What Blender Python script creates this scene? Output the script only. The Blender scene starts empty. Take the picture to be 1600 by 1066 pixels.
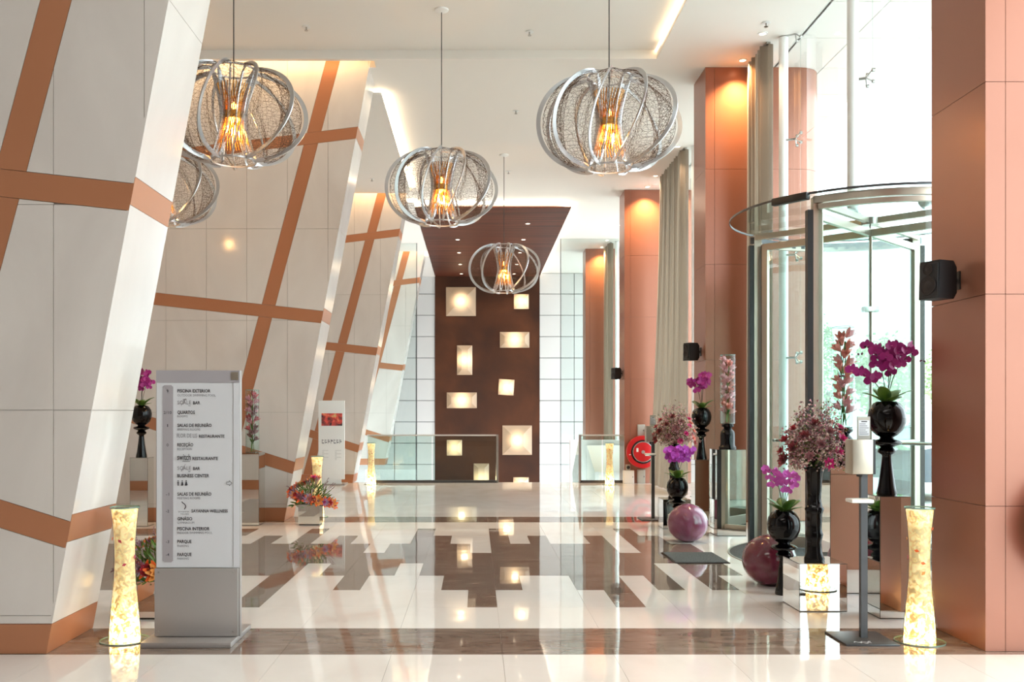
import bpy, bmesh, math, random
from mathutils import Vector, Matrix
PI = math.pi
random.seed(7)
SC = bpy.context.scene
COL = SC.collection

# ------------------------------------------------------------------ camera, world, light, exposure
CAMZ, F = 1.25, 1480.0
cd = bpy.data.cameras.new('camera'); cam = bpy.data.objects.new('camera', cd); COL.objects.link(cam)
cam.location = (0, 0, CAMZ); cam.rotation_euler = (PI/2, 0, 0)
cd.sensor_width = 36; cd.lens = F/1600*36; cd.shift_x = 56/1600; cd.shift_y = 114/1600
cd.clip_end = 500
SC.camera = cam
w = bpy.data.worlds.new('overcast_sky'); SC.world = w; w.use_nodes = True
bg = w.node_tree.nodes['Background']
bg.inputs[0].default_value = (0.88, 0.94, 1.0, 1); bg.inputs[1].default_value = 8.0
SC.view_settings.view_transform = 'Standard'; SC.view_settings.look = 'None'
SC.view_settings.gamma = 1; SC.view_settings.use_curve_mapping = False
SC.view_settings.exposure = -0.02
cy = SC.cycles
cy.max_bounces = 9; cy.diffuse_bounces = 4; cy.glossy_bounces = 5; cy.transmission_bounces = 6; cy.transparent_max_bounces = 24
cy.sample_clamp_indirect = 6; cy.caustics_reflective = False; cy.caustics_refractive = False
cy.use_denoising = True

def area(name, loc, sx, sy, power, col=(1, .82, .6), rot=(0, 0, 0), parent=None):
    l = bpy.data.lights.new(name, 'AREA'); l.shape = 'RECTANGLE'; l.size = sx; l.size_y = sy; l.energy = power; l.color = col
    o = bpy.data.objects.new(name, l); COL.objects.link(o); o.location = loc; o.rotation_euler = rot
    if parent: o.parent = parent
    return o
WARM = (1, .66, .33)
FINS = [4.93, 11.04, 17.12, 23.2]
PILLARS = [-1.12, 4.98, 11.06, 17.1, 23.2]
for y in FINS[1:]:                                    # light slots in front of the fins
    area('slot_light', (-3.8, y-.09, 5.74), 4.9, .1, 150, WARM)
for (x, y0, y1) in ((-1.22, 11.9, 16.9), (-1.22, 17.9, 23.0)):   # cove strips on top of the lowered bay panels
    area('cove_light', (x, (y0+y1)/2, 5.235), .08, y1-y0, 60, (1, .8, .55), (PI, 0, 0))
area('cove_light', (-1.14, 22.8, 5.235), .06, 8.8, 45, (1, .84, .62), (PI, 0, 0))
area('cove_light', (1.78, 22.8, 5.235), .06, 8.8, 45, (1, .84, .62), (PI, 0, 0))
area('cove_light', (.32, 18.2, 5.235), 2.9, .06, 80, (1, .84, .62), (PI, 0, 0))
area('cove_light', (2.02, 4, 5.33), .05, 13, 10, (1, .78, .5), (PI, 0, 0))
# unseen fill lights added over and behind the camera to brighten the hall
for y in (-4.5, 1.0):
    area('ceiling_fill', (-1.0, y, 5.37), 3.5, 1.2, 55, (1, .95, .9))

# ------------------------------------------------------------------ materials
def lin(c):
    return tuple((v/12.92 if v <= .04045 else ((v+.055)/1.055)**2.4) for v in (x/255 for x in c))
MATS = {}
def mat(name, rgb, rough=.5, metal=0, emit=None, es=0, coat=0, trans=0, sheen=0, spec=.5):
    m = bpy.data.materials.new(name); m.use_nodes = True
    p = m.node_tree.nodes['Principled BSDF']
    p.inputs['Base Color'].default_value = (*lin(rgb), 1)
    p.inputs['Roughness'].default_value = rough; p.inputs['Metallic'].default_value = metal
    p.inputs['Coat Weight'].default_value = coat; p.inputs['Transmission Weight'].default_value = trans
    p.inputs['Sheen Weight'].default_value = sheen; p.inputs['Specular IOR Level'].default_value = spec
    if emit:
        p.inputs['Emission Color'].default_value = (*lin(emit), 1); p.inputs['Emission Strength'].default_value = es
    MATS[name] = m
    return m
def nodes(m): return m.node_tree.nodes, m.node_tree.links, m.node_tree.nodes['Principled BSDF']
def noise_color(m, rgb1, rgb2, scale=3, detail=4, dist=0, stretch=(1, 1, 1), lo=.35, hi=.65, obj=False, bump=0):
    n, l, p = nodes(m)
    if obj:
        tc = n.new('ShaderNodeTexCoord'); src = tc.outputs['Object']
    else:
        tc = n.new('ShaderNodeNewGeometry'); src = tc.outputs['Position']
    mp = n.new('ShaderNodeMapping'); mp.inputs['Scale'].default_value = stretch
    nz = n.new('ShaderNodeTexNoise'); nz.inputs['Scale'].default_value = scale; nz.inputs['Detail'].default_value = detail; nz.inputs['Distortion'].default_value = dist
    cr = n.new('ShaderNodeValToRGB'); cr.color_ramp.elements[0].position = lo; cr.color_ramp.elements[1].position = hi
    cr.color_ramp.elements[0].color = (*lin(rgb1), 1); cr.color_ramp.elements[1].color = (*lin(rgb2), 1)
    l.new(src, mp.inputs[0]); l.new(mp.outputs[0], nz.inputs['Vector']); l.new(nz.outputs['Fac'], cr.inputs[0]); l.new(cr.outputs[0], p.inputs['Base Color'])
    if bump:
        b = n.new('ShaderNodeBump'); b.inputs['Strength'].default_value = bump; b.inputs['Distance'].default_value = .01
        l.new(nz.outputs['Fac'], b.inputs['Height']); l.new(b.outputs[0], p.inputs['Normal'])
    return cr, nz, mp
def glass(name, tint=(235, 245, 242), refl=1.0, rough=.0, ior=1.45):
    m = bpy.data.materials.new(name); m.use_nodes = True
    n, l = m.node_tree.nodes, m.node_tree.links; n.clear()
    o = n.new('ShaderNodeOutputMaterial'); mx = n.new('ShaderNodeMixShader'); t = n.new('ShaderNodeBsdfTransparent'); g = n.new('ShaderNodeBsdfGlossy')
    fr = n.new('ShaderNodeFresnel'); fr.inputs[0].default_value = ior
    mu = n.new('ShaderNodeMath'); mu.operation = 'MULTIPLY'; mu.inputs[1].default_value = refl
    t.inputs[0].default_value = (*lin(tint), 1); g.inputs['Roughness'].default_value = rough
    ge = n.new('ShaderNodeNewGeometry'); iv = n.new('ShaderNodeMath'); iv.operation = 'SUBTRACT'; iv.inputs[0].default_value = 1
    m2 = n.new('ShaderNodeMath'); m2.operation = 'MULTIPLY'
    l.new(ge.outputs['Backfacing'], iv.inputs[1]); l.new(fr.outputs[0], mu.inputs[0]); l.new(mu.outputs[0], m2.inputs[0]); l.new(iv.outputs[0], m2.inputs[1]); l.new(m2.outputs[0], mx.inputs[0]); l.new(t.outputs[0], mx.inputs[1]); l.new(g.outputs[0], mx.inputs[2]); l.new(mx.outputs[0], o.inputs[0])
    return m

M = {}
M['floor_light'] = mat('cream_marble_floor', (226, 220, 214), .035, spec=.6)
def floor_fx(m, tile_amt):
    n, l, p = nodes(m)
    tc = n.new('ShaderNodeNewGeometry'); nz = n.new('ShaderNodeTexNoise'); nz.inputs['Scale'].default_value = 2.6; nz.inputs['Detail'].default_value = 1
    b = n.new('ShaderNodeBump'); b.inputs['Strength'].default_value = .16; b.inputs['Distance'].default_value = .006
    l.new(tc.outputs['Position'], nz.inputs['Vector']); l.new(nz.outputs['Fac'], b.inputs['Height']); l.new(b.outputs[0], p.inputs['Normal'])
noise_color(M['floor_light'], (222, 216, 211), (236, 231, 227), 1.3, 6, 1.2, (1, .6, 1), .3, .7); floor_fx(M['floor_light'], 0)
M['floor_dark'] = mat('brown_marble_floor', (96, 80, 70), .035, spec=.6)
cr, nz, mp = noise_color(M['floor_dark'], (108, 92, 82), (134, 118, 108), 2.2, 9, 1.6, (1, 3.2, 1), .32, .62)
e = cr.color_ramp.elements.new(.74); e.color = (*lin((150, 134, 122)), 1)
e = cr.color_ramp.elements.new(.78); e.color = (*lin((196, 182, 170)), 1)
floor_fx(M['floor_dark'], 0)
M['grout'] = mat('grout', (150, 140, 130), .8)
M['marble'] = mat('white_marble_cladding', (222, 213, 206), .14, spec=.5)
noise_color(M['marble'], (206, 197, 191), (219, 211, 205), 1.2, 6, 1.5, (1, 1, .5), .3, .7)
M['copper'] = mat('copper_laminate_band', (180, 120, 86), .3, .2)
M['copper_panel'] = mat('satin_copper_panel', (176, 120, 98), .3, .3)
noise_color(M['copper_panel'], (152, 98, 78), (160, 105, 84), .8, 3, 0, (1, 1, .3), .3, .7)
M['joint'] = mat('dark_joint', (96, 62, 48), .7)
M['marble_joint'] = mat('marble_joint', (170, 160, 152), .7)
M['grey_joint'] = mat('grey_joint', (96, 98, 100), .7)
M['ceiling'] = mat('white_ceiling_paint', (232, 227, 220), .7)
M['white'] = mat('white_satin', (236, 236, 234), .35)
M['wood'] = mat('dark_walnut_veneer', (92, 48, 32), .5, spec=.25)
noise_color(M['wood'], (50, 22, 15), (100, 50, 33), 1.0, 4, .2, (.5, 22, 1), .38, .62)
M['rust'] = mat('oxidised_bronze_wall', (80, 42, 26), .6, 0, spec=.2)
noise_color(M['rust'], (48, 27, 18), (84, 47, 27), .9, 8, .4, (1, 1, 1), .3, .72)
M['tile'] = mat('white_stone_wall_panel', (208, 207, 205), .2)
M['glass'] = glass('clear_glass', (244, 249, 248)); M['glass_thin'] = glass('vase_glass', (246, 250, 248), .9)
M['door_glass'] = glass('door_glass', (240, 247, 245), 1.0)
M['glass_green'] = glass('balustrade_glass', (228, 236, 232), .8)
M['glass_edge'] = mat('green_glass_edge', (120, 150, 140), .1)
M['mirror'] = mat('mirror', (226, 226, 222), .015, 1)
M['mirror_edge'] = mat('dark_mirror_edge', (70, 66, 60), .3, .6)
M['steel'] = mat('brushed_steel', (176, 174, 170), .28, 1)
M['champagne'] = mat('champagne_aluminium', (178, 168, 154), .32, .85)
M['alu'] = mat('silver_aluminium', (206, 206, 208), .3, .9)
M['rail'] = mat('pale_satin_rail', (206, 204, 200), .5, .3)
M['gold'] = mat('amber_gold_wire', (214, 150, 70), .35, .7)
M['net'] = mat('bronze_wire_net', (92, 72, 58), .5, .4)
M['bulb'] = mat('warm_bulb', (255, 190, 90), .5, 0, (255, 176, 70), 26)
M['black_gloss'] = mat('black_glazed_ceramic', (6, 5, 8), .07, spec=.28)
M['black'] = mat('black_metal', (24, 23, 25), .45)
M['black_plastic'] = mat('black_speaker_shell', (30, 30, 33), .55)
M['dark_steel'] = mat('dark_grey_steel', (74, 74, 76), .4, .6)
M['mat_grey'] = mat('charcoal_doormat', (66, 68, 70), .95)
noise_color(M['mat_grey'], (44, 46, 48), (84, 86, 88), 90, 2, 0, (1, 1, 1), .35, .65)
M['purple'] = mat('mauve_glazed_sphere', (132, 66, 92), .12, coat=.3)
noise_color(M['purple'], (112, 48, 70), (160, 104, 136), 2.6, 5, 1.2, (1, 1, 1), .34, .66, obj=True)
M['bordeaux'] = mat('bordeaux_glazed_sphere', (112, 40, 56), .12, coat=.3)
noise_color(M['bordeaux'], (92, 24, 38), (128, 62, 84), 2.6, 5, 1.2, (1, 1, 1), .34, .66, obj=True)
M['sign_white'] = mat('frosted_white_panel', (206, 206, 210), .3)
M['sign_grey'] = mat('grey_sign_strip', (160, 154, 158), .4)
M['sign_metal'] = mat('matt_silver_plate', (176, 170, 168), .38, .55)
M['ink'] = mat('dark_grey_lettering', (62, 60, 66), .6)
M['ink_light'] = mat('light_grey_lettering', (122, 120, 126), .6)
M['curtain'] = mat('taupe_sheer_curtain', (140, 124, 108), .85, sheen=.3)
n, l, p = nodes(M['curtain'])
p.inputs['Transmission Weight'].default_value = 0
tr = n.new('ShaderNodeBsdfTranslucent'); tr.inputs[0].default_value = (*lin((176, 158, 138)), 1)
mx = n.new('ShaderNodeMixShader'); mx.inputs[0].default_value = .42
l.new(p.outputs[0], mx.inputs[1]); l.new(tr.outputs[0], mx.inputs[2]); l.new(mx.outputs[0], n['Material Output'].inputs[0])
M['red'] = mat('red_enamel', (196, 24, 30), .3)
M['black_rubber'] = mat('black_rubber', (34, 28, 28), .7)
M['grey_box'] = mat('grey_metal_cabinet', (168, 162, 152), .4)
M['white_box'] = mat('white_plastic', (232, 228, 224), .4)
M['leaf'] = mat('glossy_green_leaf', (66, 104, 34), .35)
noise_color(M['leaf'], (44, 80, 26), (96, 128, 44), 12, 2, 0, (1, 1, 1), .3, .7, obj=True)
M['stem'] = mat('dark_stem', (52, 50, 36), .6)
M['green_stem'] = mat('green_stem', (96, 124, 58), .6)
for nm, c in (('magenta', (160, 18, 118)), ('violet', (196, 66, 190)), ('orchid_pink', (206, 88, 186)), ('salmon', (236, 150, 138)), ('pale_pink', (240, 178, 186)),
              ('dusty_red', (196, 74, 86)), ('orange', (240, 104, 34)), ('crimson', (170, 24, 44)), ('hot_pink', (206, 20, 120)), ('lilac', (178, 156, 198)), ('mauve', (128, 92, 100)),
              ('dusty_pink', (206, 138, 150)), ('brown_pink', (150, 92, 96)), ('amber', (226, 150, 70)), ('yellow', (238, 190, 70)), ('olive', (104, 108, 44)), ('bud', (88, 30, 66)),
              ('dried', (204, 176, 164)), ('burgundy', (120, 30, 36))):
    m = mat(nm + '_petal', c, .6, sheen=.2); M[nm] = m
M['led'] = mat('warm_led', (255, 240, 220), .5, 0, (255, 226, 186), 12)
M['paving'] = mat('outdoor_paving', (206, 206, 202), .8)
noise_color(M['paving'], (196, 196, 192), (214, 214, 210), 2, 4)
M['asphalt'] = mat('asphalt', (150, 150, 152), .9)
M['tree_leaf'] = mat('tree_foliage', (96, 128, 66), .8)
noise_color(M['tree_leaf'], (128, 150, 92), (176, 190, 130), 1.5, 2)
M['bark'] = mat('bark', (120, 104, 88), .9)
M['facade'] = mat('pale_facade', (222, 224, 226), .5)
M['facade_glass'] = mat('facade_window', (190, 200, 206), .3)
M['car_paint'] = mat('dark_blue_car_paint', (52, 60, 76), .2, .3, coat=1)
# glowing glass shade on the bronze wall: brighter in the centre because a bulb sits behind it
def shade_mat():
    m = mat('lit_opal_glass_shade', (160, 136, 114), .5); n, l, p = nodes(m)
    tc = n.new('ShaderNodeTexCoord'); gr = n.new('ShaderNodeVectorMath'); gr.operation = 'LENGTH'
    mr = n.new('ShaderNodeMapRange'); mr.inputs[1].default_value = .125; mr.inputs[2].default_value = .42; mr.inputs[3].default_value = 1; mr.inputs[4].default_value = 0
    pw = n.new('ShaderNodeMath'); pw.operation = 'POWER'; pw.inputs[1].default_value = 2.6
    ma = n.new('ShaderNodeMath'); ma.operation = 'MULTIPLY_ADD'; ma.inputs[1].default_value = 2.3; ma.inputs[2].default_value = .13
    l.new(tc.outputs['Object'], gr.inputs[0]); l.new(gr.outputs['Value'], mr.inputs[0]); l.new(mr.outputs[0], pw.inputs[0]); l.new(pw.outputs[0], ma.inputs[0]); l.new(ma.outputs[0], p.inputs['Emission Strength'])
    p.inputs['Emission Color'].default_value = (*lin((255, 214, 160)), 1)
    return m
M['shade'] = shade_mat()
# the lit vase filling: lamp in the foot, translucent beads with petals
def vase_fill():
    m = mat('lit_vase_filling', (240, 214, 160), .5); n, l, p = nodes(m)
    tc = n.new('ShaderNodeTexCoord'); sp = n.new('ShaderNodeSeparateXYZ'); nz = n.new('ShaderNodeTexNoise'); nz.inputs['Scale'].default_value = 34; nz.inputs['Detail'].default_value = 5; nz.inputs['Distortion'].default_value = 1
    cr = n.new('ShaderNodeValToRGB'); cr.color_ramp.elements[0].position = .4; cr.color_ramp.elements[0].color = (.16, .07, .015, 1)
    cr.color_ramp.elements[1].position = .6; cr.color_ramp.elements[1].color = (1, .76, .42, 1)
    e = cr.color_ramp.elements.new(.49); e.color = (.85, .45, .12, 1)
    zr = n.new('ShaderNodeValToRGB'); el = zr.color_ramp.elements; el[0].position = 0; el[0].color = (3.2, 3.2, 3.2, 1); el[1].position = 1; el[1].color = (.36, .36, .36, 1)
    for q, v in ((.12, 2.2), (.22, .8), (.34, .3), (.5, .14), (.85, .13), (.9, .3)):
        e = el.new(q); e.color = (v, v, v, 1)
    dv = n.new('ShaderNodeMath'); dv.operation = 'DIVIDE'; dv.inputs[1].default_value = .73
    mu = n.new('ShaderNodeMath'); mu.operation = 'MULTIPLY'; mu.inputs[1].default_value = 3.4
    l.new(tc.outputs['Object'], sp.inputs[0]); l.new(tc.outputs['Object'], nz.inputs['Vector']); l.new(nz.outputs['Fac'], cr.inputs[0])
    l.new(sp.outputs['Z'], dv.inputs[0]); l.new(dv.outputs[0], zr.inputs[0]); l.new(zr.outputs[0], mu.inputs[0])
    l.new(cr.outputs[0], p.inputs['Emission Color']); l.new(mu.outputs[0], p.inputs['Emission Strength'])
    return m
M['vase_fill'] = vase_fill()
def photo_mat():
    m = mat('printed_picture', (90, 60, 60), .4); cr, nz, mp = noise_color(m, (50, 46, 54), (226, 86, 76), 9, 3, .5, (1, 1, 1), .38, .58, obj=True)
    e = cr.color_ramp.elements.new(.72); e.color = (*lin((216, 190, 130)), 1)
    return m
M['photo'] = photo_mat()

# ------------------------------------------------------------------ mesh helper
class B:
    def __init__(s): s.bm = bmesh.new()
    def poly(s, vs):
        s.bm.faces.new([s.bm.verts.new(v) for v in vs])
    def box(s, x0, x1, y0, y1, z0, z1, bevel=0):
        v = [s.bm.verts.new((x, y, z)) for z in (z0, z1) for y in (y0, y1) for x in (x0, x1)]
        fs = [s.bm.faces.new([v[i] for i in q]) for q in ((0, 2, 3, 1), (4, 5, 7, 6), (0, 1, 5, 4), (2, 6, 7, 3), (0, 4, 6, 2), (1, 3, 7, 5))]
        if bevel:
            es = list({e for f in fs for e in f.edges})
            bmesh.ops.bevel(s.bm, geom=es, offset=bevel, segments=2, affect='EDGES', profile=.6)
        return s
    def prism(s, pts, a, b, axis='y'):
        """pts = outline in the two other axes, extruded from a to b along axis"""
        def P(u, v, t): return (u, t, v) if axis == 'y' else ((u, v, t) if axis == 'z' else (t, u, v))
        A = [s.bm.verts.new(P(u, v, a)) for u, v in pts]; C = [s.bm.verts.new(P(u, v, b)) for u, v in pts]
        s.bm.faces.new(A); s.bm.faces.new(C[::-1]); n = len(pts)
        for i in range(n):
            s.bm.faces.new((A[i], C[i], C[(i+1) % n], A[(i+1) % n]))
        return s
    def lathe(s, prof, seg=32, cx=0, cy=0, caps=True, fn=None):
        rings = []
        for r, z in prof:
            rings.append([s.bm.verts.new((cx+r*(fn(2*PI*i/seg) if fn else 1)*math.cos(2*PI*i/seg), cy+r*(fn(2*PI*i/seg) if fn else 1)*math.sin(2*PI*i/seg), z)) for i in range(seg)])
        for a, b in zip(rings, rings[1:]):
            for i in range(seg):
                s.bm.faces.new((a[i], a[(i+1) % seg], b[(i+1) % seg], b[i]))
        if caps:
            s.bm.faces.new(rings[0][::-1]); s.bm.faces.new(rings[-1])
        return s
    def tube(s, pts, r, seg=6, closed=False, flat=None, up=None):
        """r may be a number or list; flat=(a,b) gives a rectangular section a along 'up', b across"""
        pts = [Vector(p) for p in pts]; n = len(pts); rings = []
        nrm = None
        for i, p in enumerate(pts):
            if closed: t = pts[(i+1) % n]-pts[i-1]
            else: t = pts[min(i+1, n-1)]-pts[max(i-1, 0)]
            t.normalize()
            if up is not None:
                u = up(p); u = (u-t*u.dot(t)).normalized()
            else:
                if nrm is None: nrm = Vector((0, 0, 1)) if abs(t.z) < .9 else Vector((1, 0, 0))
                u = (nrm-t*nrm.dot(t)).normalized(); nrm = u
            v = t.cross(u)
            rr = r[i] if isinstance(r, (list, tuple)) else r
            if flat: offs = [u*flat[0]/2*a+v*flat[1]/2*b for a, b in ((-1, -1), (1, -1), (1, 1), (-1, 1))]
            else: offs = [u*rr*math.cos(2*PI*k/seg)+v*rr*math.sin(2*PI*k/seg) for k in range(seg)]
            rings.append([s.bm.verts.new(p+o) for o in offs])
        m = len(rings[0])
        for a, b in zip(rings, rings[1:] + ([rings[0]] if closed else [])):
            for k in range(m):
                s.bm.faces.new((a[k], a[(k+1) % m], b[(k+1) % m], b[k]))
        if not closed:
            s.bm.faces.new(rings[0][::-1]); s.bm.faces.new(rings[-1])
        return s
    def xf(s, mtx, start=0):
        s.bm.verts.ensure_lookup_table()
        for v in list(s.bm.verts)[start:]: v.co = mtx @ v.co
        return s
    def add_mesh(s, me, mtx=None):
        k = len(s.bm.verts); s.bm.from_mesh(me)
        if mtx is not None:
            s.bm.verts.ensure_lookup_table()
            for v in s.bm.verts[k:]: v.co = mtx @ v.co
        return s
    def mesh(s, name, m, smooth=False, angle=40, fix=True):
        me = bpy.data.meshes.new(name)
        if fix: bmesh.ops.recalc_face_normals(s.bm, faces=s.bm.faces)
        s.bm.to_mesh(me); s.bm.free()
        if m: me.materials.append(m)
        if smooth:
            me.shade_smooth(); me.set_sharp_from_angle(angle=math.radians(angle))
        return me
    def build(s, name, m, parent=None, smooth=False, loc=None, angle=40, fix=True):
        o = bpy.data.objects.new(name, s.mesh(name, m, smooth, angle, fix)); COL.objects.link(o)
        if parent: o.parent = parent
        if loc: o.location = loc
        return o
def put(me, name, parent=None, mtx=None, loc=None):
    o = bpy.data.objects.new(name, me); COL.objects.link(o)
    if parent: o.parent = parent
    if mtx is not None: o.matrix_basis = mtx
    if loc: o.location = loc
    return o
def thing(name, label, cat, loc=(0, 0, 0), rz=0, group=None):
    o = bpy.data.objects.new(name, None); COL.objects.link(o); o.empty_display_size = .1
    o.location = loc; o.rotation_euler = (0, 0, rz); return tag(o, label, cat, group)
def tag(o, label, cat, group=None):
    o['label'] = label; o['category'] = cat
    if group: o['group'] = group
    return o
def struct(o): o['kind'] = 'structure'; return o
def stuff(o): o['kind'] = 'stuff'; return o
def copy_tree(src, loc, rz=0, label=None, group=None):
    def rec(o, par):
        c = o.copy(); COL.objects.link(c)
        if par: c.parent = par
        for ch in list(o.children): rec(ch, c)
        return c
    r = rec(src, None); r.location = loc; r.rotation_euler = (0, 0, rz)
    if label: r['label'] = label
    if group: r['group'] = group
    return r
def box(name, m, parent, x0, x1, y0, y1, z0, z1, bevel=0):
    return B().box(x0, x1, y0, y1, z0, z1, bevel).build(name, m, parent, smooth=bevel > 0)

# ------------------------------------------------------------------ floor
floor = struct(box('floor', M['grout'], None, -6.2, 3.5, -9, 17.32, -.3, -.004))
S = .1925; X0 = .137
DARK = {8: [(-20, -13), (-10, -9), (-4, -3), (0, 1), (7, 8)],
        7: [(-16, -13.9), (-12, -11), (-10, -9), (-8, -7), (-4, -2), (0, 1), (2, 3), (5, 6), (7, 9)],
        6: [(-20, -6), (-5, -1), (0, 6), (7, 10)],
        5: [(-20, 10)],
        4: [(-18, -8), (-7, -4), (-3, 7), (8, 10)],
        3: [(-16, -14), (-9, -8), (-6, -5), (-2, 1), (3, 5), (6, 7), (8, 9)],
        2: [(-9, -8), (-1, 0), (4, 5)]}
def is_dark(j, k):
    if j in (0, 10): return True
    return any(a-.01 <= k and k+1 <= b+.01 for a, b in DARK.get(j, []))
def row_y(j):
    return (4.92+.6*j, 4.92+.6*(j+1)) if j < 10 else ((10.92, 11.5) if j == 10 else (11.5+.6*(j-11), min(11.5+.6*(j-10), 17.32)))
cells = []
for j in range(-12, 21):
    y0, y1 = row_y(j)
    for g in range(-12, 6):
        k = 3*g
        while k < 3*g+3:
            d = is_dark(j, k); k2 = k+1
            while k2 < 3*g+3 and is_dark(j, k2) == d: k2 += 1
            xa, xb = max(X0+S*k, -6.2), min(X0+S*k2, 3.5)
            if xb-xa > .02: cells.append((xa, xb, y0, y1, d))
            k = k2
def seen(c):
    x, y = (c[0]+c[1])/2, (c[2]+c[3])/2
    if y < 4.1: return 0
    px = 744+F*x/y
    return 0 if (px < -40 or px > 1640 or (y > 5.5 and x < -4.4)) else (c[1]-c[0])*(c[3]-c[2])/y**3
cells.sort(key=seen, reverse=True)
tile_me = {}
def tile_mesh(wd, dp, d):
    key = (round(wd, 3), round(dp, 3), d)
    if key not in tile_me:
        tile_me[key] = B().box(.0008, wd-.0008, .0008, dp-.0008, -.004, 0).mesh('paving_tile', M['floor_dark' if d else 'floor_light'])
    return tile_me[key]
rest = {True: B(), False: B()}
for i, c in enumerate(cells):
    if i < 300 and seen(c) > 0:
        put(tile_mesh(c[1]-c[0], c[3]-c[2], c[4]), 'paving_tile', floor, loc=(c[0], c[2], 0))
    else:
        rest[c[4]].box(c[0]+.0008, c[1]-.0008, c[2]+.0008, c[3]-.0008, -.004, 0)
stuff(rest[True].build('paving_tiles', M['floor_dark'], floor)); stuff(rest[False].build('paving_tiles', M['floor_light'], floor))
lower = struct(box('floor_lower', M['floor_light'], None, -6.2, 3.5, 17.33, 27.4, -3.3, -3))

# ------------------------------------------------------------------ walls and ceiling
struct(box('wall_left', M['marble'], None, -6.4, -6.2, -9, 27.6, -3.3, 5.8))
ce = B()
ce.box(-6.2, 2.06, -9, 10.86, 5.40, 5.75)
ce.box(2.06, 3.5, -9, 10.86, 5.30, 5.75)
ce.box(-1.17, 3.5, 10.86, 27.6, 5.30, 5.75)
slots = [11.04, 17.12, 23.2, 27.8]
for a, b in zip(slots, slots[1:]):
    ce.box(-6.2, -1.17, a+.03, b-.18, 5.30, 5.75)
ce.box(-6.2, 2.06, 10.8, 10.86, 5.30, 5.75)
ce.box(-6.2, 3.5, -9, 27.6, 5.76, 5.9)
struct(ce.build('ceiling', M['ceiling']))
for i, (a, b) in enumerate(((11.7, 16.94), (17.78, 23.02), (23.86, 27.3))):
    struct(box('ceiling_bay_panel', M['ceiling'], None, -6.2, -1.17, a, b, 5.2, 5.225))
struct(box('trim_1', M['wood'], None, -1.18, 1.82, 18.15, 27.2, 5.2, 5.225))
struct(box('trim_2', M['led'], None, 2.045, 2.058, -2, 10.8, 5.392, 5.398))
struct(box('unseen_wall_front', M['ceiling'], None, -6.2, 4.6, -9.2, -9, -.3, 5.8))  # unseen end wall behind the camera, added to cut the frontal light
bl = struct(box('wall_back', M['grey_joint'], None, -6.2, 3.6, 27.32, 27.6, -3.3, 5.76))
s53 = 27.25/F
def tile_wall(x0, xs, x1):
    k = 0
    xe = sorted([x0]+xs+[x1]); z = -.9
    zs = [5.3]
    y = 393.
    while True:
        zz = CAMZ-(y-647)*s53
        if zz < -1: break
        zs.append(zz); y += 33.3/3.2*3.2
    for a, b in zip(xe, xe[1:]):
        for zt, zb in zip(zs, zs[1:]):
            box('wall_panel', M['tile'], bl, a+.008, b-.008, 27.25, 27.32, zb+.008, zt-.008)
tile_wall(1.82, [2.43, 2.82], 3.5)
tile_wall(-3.6, [-1.73, -2.35, -2.97], -1.18)
struct(box('wall_back_bronze', M['rust'], None, -1.18, 1.82, 27.22, 27.32, -3, 5.3))

# window wall
def window(n, ya, yb, door=False):
    root = struct(bpy.data.objects.new('window_%d' % n, None)); COL.objects.link(root)
    js = [y for k in range(-4, 5) for y in (6.43+6.1*k, 8.26+6.1*k, 10.09+6.1*k) if ya+.3 < y < yb-.2]
    ys = [ya]+js+[yb]
    zs = [0, 1.85, 2.95, 4.18, 5.3]
    for a, b in zip(ys, ys[1:]):
        for z0, z1 in zip(zs, zs[1:]):
            a2, b2 = a, b
            if door and z1 < 3:
                if b2 > 7.05 and a2 < 7.05: b2 = 7.05
                elif a2 < 9.45 and b2 > 9.45: a2 = 9.45
                elif 7 < a2 and b2 < 9.5: continue
            if b2-a2 < .1: continue
            box('pane', M['glass'], root, 3.45, 3.462, a2+.004, b2-.004, z0+.004, z1-.004)
    for y in js:
        for z in zs[1:]:
            if door and 7.1 < y < 9.4 and z < 3: continue
            b = B(); b.tube([(3.30, y+.05, z), (3.40, y, z)], .012, 6)
            for dy, dz in ((-.06, -.05), (.06, -.05), (-.06, .05), (.06, .05)):
                b.tube([(3.40, y, z), (3.43, y+dy, z+dz)], .007, 5); b.tube([(3.428, y+dy, z+dz), (3.45, y+dy, z+dz)], .017, 8)
            b.build('spider_fitting', M['steel'], root, smooth=True)
for i, (a, b) in enumerate(zip(PILLARS, PILLARS[1:]+[27.8])):
    window(i+1, a+.59 if i else 1.2, b, i == 1)
struct(box('unseen_wall_right', M['ceiling'], None, 3.45, 3.6, -9, 1.2, 0, 5.3))  # unseen solid stretch added to block window light from the near surfaces
for y, z0, lab in ((10.17, 0, 'round white steel post beside the nearest curtain'), (8.3, 2.99, 'round white steel post rising above the revolving door canopy'),
                   (14.3, 0, 'round white steel post beside the curtain behind the second copper pillar'),
                   (22.2, 0, 'round white steel post at the farthest copper pillar'), (6.45, 0, 'round white steel post just behind the nearest copper pillar'),
                   (2.2, 0, 'round steel post of the window wall outside the frame')):
    t = thing('steel_post', lab, 'post', (3.3, y, z0))
    B().lathe([(.048, 0), (.048, 5.29-z0)], 24).build('shaft', M['white'], t, smooth=True)
    B().lathe([(.07, 0), (.07, .012), (.05, .02)], 24).build('base_collar', M['steel'], t, smooth=True)

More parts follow.
